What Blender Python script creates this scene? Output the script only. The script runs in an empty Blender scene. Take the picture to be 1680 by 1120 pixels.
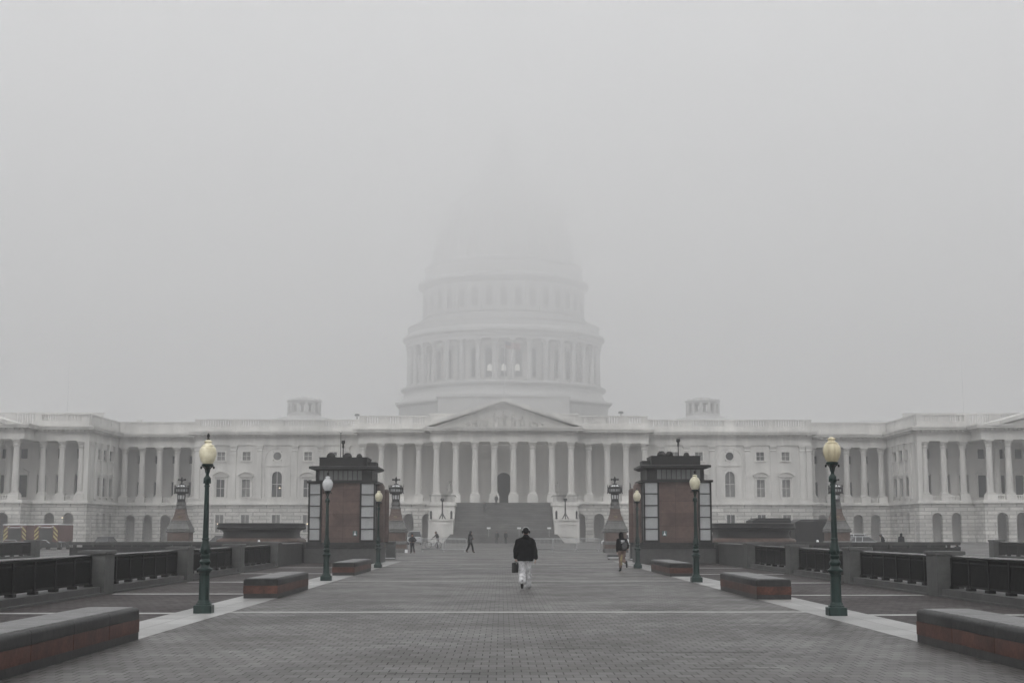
import bpy, math, random
from mathutils import Matrix, Vector
random.seed(7)
R = math.radians
S = bpy.context.scene
COL = S.collection

# ------------------------------------------------------------------ camera
F_PX = 2380.0
PITCH = math.atan(312 / F_PX)
YAW = math.atan(17 / (F_PX / math.cos(PITCH)))
cam_data = bpy.data.cameras.new('camera')
cam_data.sensor_width = 36.0
cam_data.lens = 36.0 * F_PX / 1680.0
cam_data.clip_start = 0.1
cam_data.clip_end = 5000
cam = bpy.data.objects.new('camera', cam_data)
cam.location = (-0.34, 0, 1.67)
cam.rotation_euler = (R(90) + PITCH, 0, -YAW)
COL.objects.link(cam)
S.camera = cam

# ------------------------------------------------------------------ world, sun, exposure
SUN_EL, SUN_AZ = 48.0, 200.0
w = bpy.data.worlds.new('World')
S.world = w
w.use_nodes = True
nt = w.node_tree
bg = nt.nodes['Background']
sky = nt.nodes.new('ShaderNodeTexSky')
sky.sky_type = 'NISHITA'
sky.sun_disc = False
sky.sun_elevation = R(SUN_EL)
sky.sun_rotation = R(SUN_AZ)
sky.dust_density = 5.0
hs = nt.nodes.new('ShaderNodeHueSaturation')
hs.inputs['Saturation'].default_value = 0.07
nt.links.new(sky.outputs[0], hs.inputs['Color'])
nt.links.new(hs.outputs[0], bg.inputs['Color'])
bg.inputs['Strength'].default_value = 0.15

sd = bpy.data.lights.new('sun', 'SUN')
sd.energy = 0.6
sd.angle = R(60)
sd.color = (1.0, 0.985, 0.96)
so = bpy.data.objects.new('sun', sd)
so.rotation_euler = (R(90 - SUN_EL), 0, R(180 - SUN_AZ))
COL.objects.link(so)

S.view_settings.view_transform = 'Standard'
S.view_settings.look = 'None'
S.view_settings.gamma = 1.0
S.view_settings.exposure = 1.06
S.cycles.volume_bounces = 3
S.cycles.max_bounces = 8
S.cycles.use_denoising = True
HAZE, CLOUD, CLOUD2 = 0.00115, 0.0088, 0.0115   # densities of the ground fog and of the two cloud layers above it

# ------------------------------------------------------------------ materials
def mat(name, col, rough=0.7, var=0.15, scale=3.0, bump=0.0, bscale=30.0, metal=0.0, col2=None, brick=None, spec=0.5, rvar=0.0, streak=False, emit=None, worn=False):
    m = bpy.data.materials.new(name)
    m.use_nodes = True
    n, l = m.node_tree.nodes, m.node_tree.links
    b = n['Principled BSDF']
    b.inputs['Metallic'].default_value = metal
    b.inputs['Specular IOR Level'].default_value = spec
    tc = n.new('ShaderNodeTexCoord')
    mp = n.new('ShaderNodeMapping')
    if streak: mp.inputs['Scale'].default_value = (1, 1, 0.15)
    l.new(tc.outputs['Object'], mp.inputs['Vector'])
    nz = n.new('ShaderNodeTexNoise')
    nz.inputs['Scale'].default_value = scale
    nz.inputs['Detail'].default_value = 6
    nz.inputs['Roughness'].default_value = 0.65
    l.new(mp.outputs[0], nz.inputs['Vector'])
    ramp = n.new('ShaderNodeValToRGB')
    ramp.color_ramp.elements[0].position = 0.3
    ramp.color_ramp.elements[1].position = 0.7
    c2 = col2 or tuple(min(1, c * (1 + var)) for c in col)
    ramp.color_ramp.elements[0].color = (*[c * (1 - var) for c in col], 1)
    ramp.color_ramp.elements[1].color = (*c2, 1)
    l.new(nz.outputs['Fac'], ramp.inputs['Fac'])
    # broad uneven weathering over the fine grain
    n0 = n.new('ShaderNodeTexNoise'); n0.inputs['Scale'].default_value = scale*0.17; n0.inputs['Detail'].default_value = 4; n0.inputs['Distortion'].default_value = 0.6
    l.new(mp.outputs[0], n0.inputs['Vector'])
    m0 = n.new('ShaderNodeMapRange'); m0.inputs['From Min'].default_value = 0.32; m0.inputs['From Max'].default_value = 0.68
    m0.inputs['To Min'].default_value = 1 - var*0.9; m0.inputs['To Max'].default_value = 1 + var*0.6
    l.new(n0.outputs['Fac'], m0.inputs['Value'])
    x0 = n.new('ShaderNodeMixRGB'); x0.blend_type = 'MULTIPLY'; x0.inputs['Fac'].default_value = 1
    l.new(ramp.outputs['Color'], x0.inputs[1]); l.new(m0.outputs[0], x0.inputs[2])
    out = x0.outputs[0]
    hgt = None
    if brick:
        bw, rh, mo, dark, plane, off = brick
        bt = n.new('ShaderNodeTexBrick')
        bt.inputs['Scale'].default_value = 1.0
        bt.inputs['Brick Width'].default_value = bw
        bt.inputs['Row Height'].default_value = rh
        bt.inputs['Mortar Size'].default_value = mo
        bt.inputs['Mortar Smooth'].default_value = 0.2
        bt.offset = off
        bt.inputs['Color1'].default_value = (0.82, 0.82, 0.82, 1)
        bt.inputs['Color2'].default_value = (1.12, 1.12, 1.12, 1)
        bt.inputs['Mortar'].default_value = (dark, dark, dark, 1)
        if plane == 'xy':
            l.new(tc.outputs['Object'], bt.inputs['Vector'])
        else:
            sp = n.new('ShaderNodeSeparateXYZ'); cb = n.new('ShaderNodeCombineXYZ'); ad = n.new('ShaderNodeMath')
            l.new(tc.outputs['Object'], sp.inputs[0])
            l.new(sp.outputs[0], ad.inputs[0]); l.new(sp.outputs[1], ad.inputs[1])
            l.new(ad.outputs[0], cb.inputs[0]); l.new(sp.outputs[2], cb.inputs[1])
            l.new(cb.outputs[0], bt.inputs['Vector'])
        mx = n.new('ShaderNodeMixRGB'); mx.blend_type = 'MULTIPLY'; mx.inputs['Fac'].default_value = 1
        l.new(out, mx.inputs[1]); l.new(bt.outputs['Color'], mx.inputs[2])
        out = mx.outputs[0]
        if worn:      # joints open and close along the paving
            nw = n.new('ShaderNodeTexNoise'); nw.inputs['Scale'].default_value = 2.6; nw.inputs['Detail'].default_value = 3
            l.new(tc.outputs['Object'], nw.inputs['Vector'])
            mr = n.new('ShaderNodeMapRange'); mr.inputs['From Min'].default_value = 0.42; mr.inputs['From Max'].default_value = 0.66; mr.inputs['To Min'].default_value = 0.12
            l.new(nw.outputs['Fac'], mr.inputs['Value']); l.new(mr.outputs[0], mx.inputs['Fac'])
            # dark trodden-in spots and a few blotches
            for sc2, lo, hi, dk in ((5.0, 0.66, 0.70, 0.5), (1.1, 0.6, 0.72, 0.72)):
                ng = n.new('ShaderNodeTexNoise'); ng.inputs['Scale'].default_value = sc2; ng.inputs['Detail'].default_value = 2
                l.new(tc.outputs['Object'], ng.inputs['Vector'])
                mg = n.new('ShaderNodeMapRange'); mg.inputs['From Min'].default_value = lo; mg.inputs['From Max'].default_value = hi; mg.inputs['To Min'].default_value = 1; mg.inputs['To Max'].default_value = dk
                l.new(ng.outputs['Fac'], mg.inputs['Value'])
                xg = n.new('ShaderNodeMixRGB'); xg.blend_type = 'MULTIPLY'; xg.inputs['Fac'].default_value = 1
                l.new(out, xg.inputs[1]); l.new(mg.outputs[0], xg.inputs[2]); out = xg.outputs[0]
        hgt = bt.outputs['Fac']
    l.new(out, b.inputs['Base Color'])
    if rvar:
        rr = n.new('ShaderNodeMapRange')
        n2 = n.new('ShaderNodeTexNoise'); n2.inputs['Scale'].default_value = 0.35; n2.inputs['Detail'].default_value = 5
        l.new(tc.outputs['Object'], n2.inputs['Vector'])
        rr.inputs['From Min'].default_value = 0.3; rr.inputs['From Max'].default_value = 0.7
        rr.inputs['To Min'].default_value = rough - rvar; rr.inputs['To Max'].default_value = rough + rvar
        l.new(n2.outputs['Fac'], rr.inputs['Value'])
        if worn:     # each paver a little more or less polished; open joints lose the wet sheen
            sc_ = n.new('ShaderNodeSeparateColor'); l.new(bt.outputs['Color'], sc_.inputs[0])
            ma = n.new('ShaderNodeMath'); ma.operation = 'MULTIPLY_ADD'; ma.inputs[1].default_value = -0.35; ma.inputs[2].default_value = 0.34
            l.new(sc_.outputs[0], ma.inputs[0])
            ad2 = n.new('ShaderNodeMath'); l.new(rr.outputs[0], ad2.inputs[0]); l.new(ma.outputs[0], ad2.inputs[1]); l.new(ad2.outputs[0], b.inputs['Roughness'])
            jm = n.new('ShaderNodeMath'); jm.operation = 'MULTIPLY'; l.new(bt.outputs['Fac'], jm.inputs[0]); l.new(mr.outputs[0], jm.inputs[1])
            js = n.new('ShaderNodeMath'); js.operation = 'MULTIPLY_ADD'; js.inputs[1].default_value = -spec*0.95; js.inputs[2].default_value = spec
            l.new(jm.outputs[0], js.inputs[0]); l.new(js.outputs[0], b.inputs['Specular IOR Level'])
        else: l.new(rr.outputs[0], b.inputs['Roughness'])
    else:
        b.inputs['Roughness'].default_value = rough
    if bump:
        bp = n.new('ShaderNodeBump'); bp.inputs['Strength'].default_value = bump; bp.inputs['Distance'].default_value = 0.01
        n3 = n.new('ShaderNodeTexNoise'); n3.inputs['Scale'].default_value = bscale; n3.inputs['Detail'].default_value = 4
        l.new(tc.outputs['Object'], n3.inputs['Vector'])
        h = n3.outputs['Fac']
        if hgt is not None:
            sb = n.new('ShaderNodeMath'); sb.operation = 'SUBTRACT'
            l.new(h, sb.inputs[0]); l.new(hgt, sb.inputs[1]); h = sb.outputs[0]
        l.new(h, bp.inputs['Height']); l.new(bp.outputs[0], b.inputs['Normal'])
    if emit:
        b.inputs['Emission Color'].default_value = (*emit[0], 1); b.inputs['Emission Strength'].default_value = emit[1]
    return m

M = {
 'paver': mat('grey_brick_paver', (0.07, 0.066, 0.063), 0.44, 0.35, 0.5, 0.6, 26, brick=(0.2, 0.33, 0.0075, 0.1, 'xy', 0.5), rvar=0.13, worn=True),
 'paver_dark': mat('dark_red_paver', (0.03, 0.023, 0.022), 0.62, 0.25, 0.8, 0.6, 30, brick=(0.2, 0.33, 0.006, 0.4, 'xy', 0.5), rvar=0.08, worn=True, spec=0.3),
 'plaza': mat('far_plaza_asphalt', (0.06, 0.058, 0.057), 0.5, 0.25, 0.3, 0.5, 12, rvar=0.12),
 'band': mat('pale_granite_band', (0.4, 0.4, 0.39), 0.5, 0.2, 2.0, 0.3, 40),
 'strip': mat('wet_granite_strip', (0.32, 0.32, 0.315), 0.4, 0.22, 1.2, 0.35, 18, brick=(1.099, 1.5, 0.012, 0.3, 'xy', 0.0), rvar=0.08),
 'granite_dark': mat('dark_granite', (0.024, 0.024, 0.024), 0.5, 0.5, 9, 0.2, 60, spec=0.25),
 'granite_top': mat('flamed_granite_top', (0.16, 0.16, 0.16), 0.55, 0.25, 30, 0.4, 80),
 'granite_red': mat('red_granite', (0.07, 0.03, 0.022), 0.5, 0.45, 14, 0.15, 60, spec=0.2),
 'granite_tower': mat('red_granite_panel', (0.1, 0.066, 0.056), 0.5, 0.25, 4, 0.15, 50, brick=(1.35, 0.66, 0.012, 0.45, 'w', 0.0), spec=0.35),
 'granite_dull': mat('dull_red_granite', (0.105, 0.073, 0.062), 0.55, 0.3, 8, 0.15, 50, spec=0.3),
 'granite_pale': mat('pale_grey_granite', (0.11, 0.11, 0.107), 0.6, 0.3, 5, 0.3, 50, streak=True),
 'glass_stained': mat('stained_lamp_glass', (0.5, 0.4, 0.26), 0.3, 0.25, 6, 0.0, 20, col2=(0.8, 0.74, 0.52), spec=0.6, streak=True),
 'granite_grey': mat('grey_granite', (0.055, 0.055, 0.054), 0.6, 0.3, 5, 0.3, 50, streak=True),
 'granite_wall': mat('grey_granite_block', (0.062, 0.062, 0.061), 0.6, 0.25, 5, 0.3, 50, brick=(2.4, 1.2, 0.01, 0.5, 'w', 0.5)),
 'pier_stone': mat('pier_granite', (0.062, 0.064, 0.061), 0.6, 0.35, 3, 0.3, 50, brick=(5.0, 0.58, 0.006, 0.6, 'w', 0.0)),
 'iron': mat('black_iron', (0.006, 0.006, 0.006), 0.6, 0.3, 8, 0.1, 60, spec=0.15),
 'iron_highlight': mat('handrail_highlight', (0.2, 0.2, 0.2), 0.25, 0.3, 8, 0.1, 60, metal=0.6),  # rail's bright highlight put into the colour, paler than the bars
 'green_paint': mat('dark_green_paint', (0.007, 0.024, 0.021), 0.42, 0.45, 5, 0.2, 30, spec=0.35, streak=True),
 'bronze': mat('dark_bronze', (0.011, 0.0105, 0.0105), 0.55, 0.4, 6, 0.2, 30, spec=0.3),
 'glass_cream': mat('cream_lamp_glass', (0.7, 0.63, 0.4), 0.3, 0.3, 7, 0.0, 20, col2=(0.9, 0.85, 0.68), spec=0.6),
 'glass_white': mat('white_lamp_glass', (0.55, 0.56, 0.57), 0.25, 0.1, 5, 0.0, 20, spec=0.6),
 'glass_pale': mat('pale_lamp_glass', (0.56, 0.53, 0.4), 0.3, 0.15, 7, 0.0, 20, spec=0.6),
 'marble': mat('pale_marble', (0.62, 0.61, 0.585), 0.75, 0.2, 0.5, 0.2, 8, streak=True),
 'marble_rust': mat('rusticated_marble', (0.55, 0.54, 0.515), 0.8, 0.2, 0.5, 0.4, 8, brick=(2.3, 0.62, 0.075, 0.55, 'w', 0.5)),
 'marble_back': mat('portico_wall_stone', (0.62, 0.605, 0.585), 0.85, 0.12, 0.5, 0.2, 8, streak=True),
 'marble_dome': mat('painted_dome_iron', (0.42, 0.42, 0.415), 0.6, 0.08, 0.5, 0.1, 8),
 'carving': mat('carved_marble', (0.5, 0.49, 0.47), 0.85, 0.35, 2.2, 0.8, 5),
 'stair': mat('stair_stone', (0.1, 0.098, 0.094), 0.75, 0.3, 0.6, 0.2, 10, brick=(3.1, 0.37059, 0.03, 0.62, 'w', 0.5)),  # course joints; their dark lines also paint the shadow under step nosings
 'window': mat('dark_window_glass', (0.03, 0.032, 0.035), 0.15, 0.3, 1.5, 0, 8),
 'window_blind_fogged': mat('blind_fogged_glass', (0.16, 0.16, 0.155), 0.3, 0.3, 2.5, 0, 8),  # drawn blinds, and fog painted into the upper drum panes
 'void': mat('dark_doorway', (0.03, 0.03, 0.03), 0.9, 0.2, 1, 0, 8),
 'pane_grey': mat('frosted_pane', (0.34, 0.35, 0.355), 0.25, 0.12, 1.4, 0, 8),
 'pane_dim': mat('dim_louvre_pane', (0.12, 0.125, 0.125), 0.3, 0.2, 2, 0, 8),
 'steel': mat('galvanised_steel', (0.5, 0.51, 0.52), 0.45, 0.2, 12, 0.1, 60, metal=0.2),
 'bin': mat('bin_metal', (0.04, 0.042, 0.042), 0.5, 0.25, 6, 0.1, 40),
 'white': mat('white_paint', (0.72, 0.73, 0.74), 0.4, 0.08, 5, 0, 20),
 'yellow': mat('yellow_tape', (0.62, 0.47, 0.1), 0.5, 0.12, 8, 0, 20),
 'chevron': mat('yellow_reflective', (0.42, 0.38, 0.17), 0.4, 0.15, 6, 0, 20),
 'truck_red': mat('dull_red_paint', (0.1, 0.04, 0.036), 0.4, 0.2, 3, 0.1, 20),
 'rubber': mat('rubber', (0.02, 0.02, 0.02), 0.8, 0.2, 6, 0.1, 40),
 'chrome': mat('bright_metal', (0.6, 0.61, 0.62), 0.25, 0.1, 4, 0, 20, metal=0.9),
 'car_dark': mat('dark_car_paint', (0.03, 0.032, 0.035), 0.3, 0.15, 4, 0, 20),
 'car_silver': mat('silver_car_paint', (0.4, 0.41, 0.42), 0.3, 0.1, 4, 0, 20, metal=0.3),
 'car_white': mat('white_car_paint', (0.7, 0.7, 0.7), 0.3, 0.08, 4, 0, 20),
 'skin': mat('skin', (0.4, 0.22, 0.16), 0.55, 0.1, 8, 0, 30),
 'skin_brown': mat('brown_skin', (0.16, 0.085, 0.06), 0.55, 0.1, 8, 0, 30),
 'cloth_black': mat('black_cloth', (0.006, 0.006, 0.007), 0.95, 0.35, 10, 0.6, 25, spec=0.05),
 'cloth_dark': mat('dark_cloth', (0.022, 0.023, 0.027), 0.9, 0.3, 10, 0.5, 25, spec=0.2),
 'cloth_grey': mat('grey_cloth', (0.07, 0.07, 0.072), 0.9, 0.3, 10, 0.5, 25, spec=0.2),
 'cloth_brown': mat('brown_trousers', (0.17, 0.125, 0.105), 0.9, 0.25, 7, 0.5, 20, spec=0.2),
 'camo': mat('silver_patterned_trousers', (0.3, 0.3, 0.31), 0.5, 0.35, 9, 0.8, 18, col2=(0.88, 0.88, 0.9)),
 'patch_yellow': mat('yellow_patch', (0.3, 0.25, 0.13), 0.8, 0.35, 22, 0.3, 20),
 'leather': mat('black_leather', (0.008, 0.008, 0.008), 0.5, 0.3, 8, 0.2, 60, spec=0.2),
 'hair': mat('dark_hair', (0.012, 0.01, 0.01), 0.7, 0.3, 30, 0.4, 80),
 'flag_red': mat('flag_red_white', (0.36, 0.27, 0.27), 0.8, 0.3, 3, 0, 20),
 'flag_blue': mat('flag_blue', (0.16, 0.17, 0.21), 0.8, 0.2, 3, 0, 20),
 'lamp_lit': mat('lit_window_lamp', (0.9, 0.85, 0.7), 0.4, 0.0, 3, 0, 20, emit=((1.0, 0.82, 0.58), 1.6)),
 'lamp_arch': mat('lit_arch_glow', (0.8, 0.8, 0.75), 0.4, 0.0, 3, 0, 20, emit=((1.0, 0.97, 0.9), 0.12)),
 'sign_green': mat('teal_sign_paint', (0.05, 0.1, 0.1), 0.5, 0.2, 8, 0, 20),
 'gold': mat('tarnished_gilding', (0.15, 0.12, 0.075), 0.6, 0.3, 12, 0.4, 30),
 'drain': mat('iron_cover', (0.03, 0.03, 0.03), 0.5, 0.3, 8, 0.3, 40),
}

# ------------------------------------------------------------------ mesh helpers
class MB:
    def __init__(s, M_=None):
        s.v = []; s.f = []; s.M = M_
    def add(s, vs, fs):
        o = len(s.v)
        if s.M is not None: vs = [tuple(s.M @ Vector(p)) for p in vs]
        s.v += [tuple(p) for p in vs]
        s.f += [tuple(i + o for i in f) for f in fs]
        return s
    def box(s, x0, x1, y0, y1, z0, z1):
        if x0 > x1: x0, x1 = x1, x0
        if y0 > y1: y0, y1 = y1, y0
        return s.add([(x0,y0,z0),(x1,y0,z0),(x1,y1,z0),(x0,y1,z0),(x0,y0,z1),(x1,y0,z1),(x1,y1,z1),(x0,y1,z1)],
              [(0,3,2,1),(4,5,6,7),(0,1,5,4),(1,2,6,5),(2,3,7,6),(3,0,4,7)])
    def cbox(s, x0, x1, y0, y1, z0, z1, c=0.02):
        # box with chamfered vertical and top edges
        if x0 > x1: x0, x1 = x1, x0
        def ring(i, z):
            a, b_, p, q = x0+i, x1-i, y0+i, y1-i
            k = c
            return [(a+k,p,z),(b_-k,p,z),(b_,p+k,z),(b_,q-k,z),(b_-k,q,z),(a+k,q,z),(a,q-k,z),(a,p+k,z)]
        return s.loft([ring(0, z0), ring(0, z1-c), ring(c*0.3, z1-c*0.3), ring(c, z1)])
    def frustum(s, cx, cy, z0, z1, a0, b0, a1, b1):
        return s.loft([[(cx-a0,cy-b0,z0),(cx+a0,cy-b0,z0),(cx+a0,cy+b0,z0),(cx-a0,cy+b0,z0)],
                       [(cx-a1,cy-b1,z1),(cx+a1,cy-b1,z1),(cx+a1,cy+b1,z1),(cx-a1,cy+b1,z1)]])
    def loft(s, rings, cap=True):
        n = len(rings[0]); vs = [p for r in rings for p in r]; fs = []
        for k in range(len(rings)-1):
            for i in range(n):
                j = (i+1) % n
                fs.append((k*n+i, k*n+j, (k+1)*n+j, (k+1)*n+i))
        if cap:
            fs.append(tuple(reversed(range(n))))
            fs.append(tuple((len(rings)-1)*n+i for i in range(n)))
        return s.add(vs, fs)
    def lathe(s, prof, cx=0, cy=0, n=24, rot=0.0, sq=False):
        rings = []
        for r, z in prof:
            k = r / math.cos(math.pi/n) if sq else r
            rings.append([(cx+k*math.cos(rot+2*math.pi*i/n), cy+k*math.sin(rot+2*math.pi*i/n), z) for i in range(n)])
        return s.loft(rings)
    def cap(s, p0, p1, r0, r1, n=10, fl=1.0):
        # tapered capsule; fl flattens along the second axis
        p0, p1 = Vector(p0), Vector(p1); d = p1-p0; L = d.length
        d = d.normalized() if L > 1e-6 else Vector((0,0,1))
        ref = Vector((0,1,0)) if abs(d.y) < 0.9 else Vector((1,0,0))
        a = d.cross(ref).normalized(); b_ = d.cross(a).normalized()
        rings = []
        for k in range(1, 4):
            t = math.pi/2*k/4 ; rings.append((p0 - d*r0*math.cos(t), r0*math.sin(t)))
        rings.append((p0, r0)); rings.append((p1, r1))
        for k in range(3, 0, -1):
            t = math.pi/2*k/4 ; rings.append((p1 + d*r1*math.cos(t), r1*math.sin(t)))
        return s.loft([[tuple(c + (a*math.cos(2*math.pi*i/n) + b_*fl*math.sin(2*math.pi*i/n))*r) for i in range(n)] for c, r in rings])
    def ell(s, c, r, rz=0.0, rx=0.0, n=12, m=8):
        mt = Matrix.Translation(c) @ Matrix.Rotation(rz, 4, 'Z') @ Matrix.Rotation(rx, 4, 'X')
        rings = []
        for k in range(1, m):
            t = math.pi*k/m
            rings.append([tuple(mt @ Vector((r[0]*math.sin(t)*math.cos(2*math.pi*i/n), r[1]*math.sin(t)*math.sin(2*math.pi*i/n), -r[2]*math.cos(t)))) for i in range(n)])
        return s.loft(rings)
    def tube(s, pts, r, n=6):
        for a, b_ in zip(pts[:-1], pts[1:]): s.rod(a, b_, r, r, n)
        return s
    def rod(s, p0, p1, r0, r1=None, n=8):
        r1 = r0 if r1 is None else r1
        p0, p1 = Vector(p0), Vector(p1); d = (p1-p0).normalized()
        ref = Vector((0,1,0)) if abs(d.y) < 0.9 else Vector((1,0,0))
        a = d.cross(ref).normalized(); b_ = d.cross(a).normalized()
        return s.loft([[tuple(c + (a*math.cos(2*math.pi*i/n)+b_*math.sin(2*math.pi*i/n))*r) for i in range(n)] for c, r in ((p0,r0),(p1,r1))])
    def prism(s, pts, y0, y1):   # convex polygon in xz, extruded along y
        return s.loft([[(x, y0, z) for x, z in pts], [(x, y1, z) for x, z in pts]])
    def band(s, x0, x1, y0, y1, z0, z1, ops=(), seg=8):
        # wall slab between z0..z1 with openings (xc, width, zbot, ztop, arched)
        x = x0
        for xc, wd, zb, zt, ar in sorted(ops):
            a, b_ = xc-wd/2, xc+wd/2
            s.box(x, a, y0, y1, z0, z1)
            if zb > z0+1e-3: s.box(a, b_, y0, y1, z0, zb)
            if ar:
                r = wd/2; zs = zt-r
                P = [(xc - r*math.cos(math.pi*i/seg), zs + r*math.sin(math.pi*i/seg)) for i in range(seg+1)]
                for (xa, za), (xb, zb2) in zip(P[:-1], P[1:]):
                    s.prism([(xa, za), (xb, zb2), (xb, z1), (xa, z1)], y0, y1)
            elif zt < z1-1e-3: s.box(a, b_, y0, y1, zt, z1)
            x = b_
        s.box(x, x1, y0, y1, z0, z1)
        return s

def smooth(o, angle=35):
    me = o.data
    for p in me.polygons: p.use_smooth = True
    try: me.set_sharp_from_angle(angle=R(angle))
    except Exception: pass

def obj(name, mb, m, parent=None, sm=True, loc=None, label=None, **kw):
    me = bpy.data.meshes.new(name)
    me.from_pydata(mb.v, [], mb.f); me.update()
    me.materials.append(M[m] if isinstance(m, str) else m)
    o = bpy.data.objects.new(name, me); COL.objects.link(o)
    # consistent outward normals
    import bmesh
    bm = bmesh.new(); bm.from_mesh(me); bmesh.ops.recalc_face_normals(bm, faces=bm.faces); bm.to_mesh(me); bm.free()
    if sm: smooth(o)
    if parent: o.parent = parent
    if loc: o.location = loc
    if label: o['label'] = label
    for k, v in kw.items(): o[k] = v
    return o

def tag(o, label, cat, group=None):
    o['label'] = label; o['category'] = cat
    if group: o['group'] = group
    return o

def thing(name, label, cat, loc=(0,0,0), rz=0.0, group=None, sc=None):
    o = bpy.data.objects.new(name, None); COL.objects.link(o)
    o.location = loc; o.rotation_euler = (0,0,rz); o.empty_display_size = 0.2
    if sc: o.scale = sc
    return tag(o, label, cat, group)

def struct(name, mb, m, **kw):
    o = obj(name, mb, m, sm=False); o['kind'] = 'structure'
    return o

def copy_tree(o, parent=None):
    c = o.copy(); COL.objects.link(c)
    if parent: c.parent = parent
    for ch in [k for k in o.children]: copy_tree(ch, c)
    return c

def dup(root, loc, label, rz=None, sc=None):
    c = copy_tree(root); c.location = loc; c['label'] = label
    if rz is not None: c.rotation_euler = (0,0,rz)
    if sc: c.scale = sc
    return c

# ------------------------------------------------------------------ ground
struct('ground', MB().box(-900, 900, -120, 1000, -0.6, -0.012), 'plaza')
struct('brick_walkway', MB().box(-6.05, 6.05, -40, 121, -0.4, 0.0), 'paver')
struct('side_paving', MB().box(-11.0, -7.15, -40, 79.4, -0.4, -0.004).box(7.15, 11.0, -40, 77.3, -0.4, -0.004), 'paver_dark')
struct('far_plaza_paving', MB().box(-60, -6.051, 84, 121, -0.4, 0.0).box(6.051, 60, 84, 121, -0.4, 0.0).box(-60, 60, 121.001, 216, -0.4, -0.003), 'paver')
struct('granite_border', MB().box(-7.149, -6.051, -40, 83.9, -0.4, 0.002).box(6.051, 7.149, -40, 83.9, -0.4, 0.002), 'strip')
bandm = MB()
for y, h in ((31.0, 0.15), (50.5, 0.1), (76.5, 0.08)): bandm.box(-6.04, 6.04, y-h, y+h, -0.1, 0.004)
for y in (96, 116, 140): bandm.box(-30, 30, y-0.12, y+0.12, -0.1, 0.004)
for s_, ys in ((-1, (20.6, 30.6, 40.1, 49.6, 59.5, 69.5)), (1, (20.2, 29.9, 39.2, 48.6, 58.5, 68.5))):
    for y in ys: bandm.box(s_*7.16, s_*10.9, y-0.18, y+0.18, -0.1, 0.002)
struct('granite_bands', bandm, 'band')
# expansion joints / drain slots in the walkway
dm = MB()
for x0, x1, y in ((1.4, 3.4, 20.7), (0.2, 1.1, 21.3), (-1.7, -0.6, 17.6), (2.0, 3.1, 18.2)):
    dm.box(x0, x1, y, y+0.012, -0.05, 0.0045)
tag(obj('pavement_joint', dm, 'drain'), 'thin dark joint lines worn between the grey walkway bricks', 'paving joint')
for (x, y, rz_, lb) in ((-2.9, 31.9, 0.05, 'flat dark drain cover in walkway near the left green lamp'), (2.7, 31.6, -0.05, 'flat dark drain cover in walkway near the right green lamp'), (-1.6, 87.0, 0, 'long dark drain slot across walkway before the barriers')):
    o = obj('drain_cover', MB().cbox(-0.45, 0.45, -0.09, 0.09, -0.02, 0.008, 0.008), 'drain', loc=(x, y, 0)); o.rotation_euler = (0,0,rz_)
    tag(o, lb, 'drain cover', 'drain covers in the walkway')
    if y > 80: o.scale = (1.8, 1.4, 1)

# ------------------------------------------------------------------ benches
def bench(s_, y0, y1, label):
    xi, xo = 6.02, 6.90
    L = y1-y0
    t = thing('granite_bench', label, 'bench', (s_*(xi+xo)/2, (y0+y1)/2, 0.002), group='granite benches along the walkway')
    hw, hl = (xo-xi)/2, L/2
    obj('plinth', MB().cbox(-hw+0.01, hw-0.01, -hl+0.01, hl-0.01, -0.1, 0.115, 0.01), 'granite_dark', t)
    n = max(2, round(L/1.9)); red = MB(); rim = MB()
    for k in range(n):
        a, b_ = -hl+L*k/n+0.004, -hl+L*(k+1)/n-0.004
        red.cbox(-hw+0.004, hw-0.004, a, b_, 0.115, 0.315, 0.006)
        # rounded coping profile around a slab
        pr = []
        for i in range(7):
            t_ = math.pi/2*i/6
            pr.append((hw-0.06+0.06*math.cos(t_), 0.43+0.065*math.sin(t_)))
        pts = [(-hw, 0.318), (hw, 0.318)] + pr + [(-x, z) for x, z in reversed(pr)]
        e0 = 0.05 if k == 0 else 0; e1 = 0.05 if k == n-1 else 0
        def rg(y, sh): return [(x*(1-sh), y, 0.318+(z-0.318)*(1-sh*1.4)) for x, z in pts]
        rings = []
        if e0: rings += [rg(a, 0.09), rg(a+0.02, 0.03)]
        rings += [rg(a+e0, 0), rg(b_-e1, 0)]
        if e1: rings += [rg(b_-0.02, 0.03), rg(b_, 0.09)]
        rim.loft(rings)
    obj('red_course', red, 'granite_red', t)
    cp = obj('coping', rim, 'granite_dark', t)
    sm_ = MB()
    for k in range(n):
        a, b_ = -hl+L*k/n+0.006, -hl+L*(k+1)/n-0.006
        sm_.cbox(-hw+0.09, hw-0.09, a+(0.1 if k == 0 else 0), b_-(0.1 if k == n-1 else 0), 0.46, 0.507, 0.006)
    obj('seat_slab', sm_, 'granite_top', t)
    return t
bench(-1, 12.6, 23.2, 'nearest left granite bench with red middle course, running out of the left frame edge')
bench(1, 11.9, 22.6, 'nearest right granite bench with red middle course, running out of the right frame edge')
bench(-1, 37.35, 43.3, 'low granite bench on the left between the two nearest green lamp posts')
bench(1, 36.65, 42.75, 'low granite bench on the right between the two nearest green lamp posts')
bench(-1, 56.8, 64.0, 'farthest left granite bench, in front of the left red granite pavilion')
bench(1, 55.5, 62.5, 'farthest right granite bench, in front of the right red granite pavilion')

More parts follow.
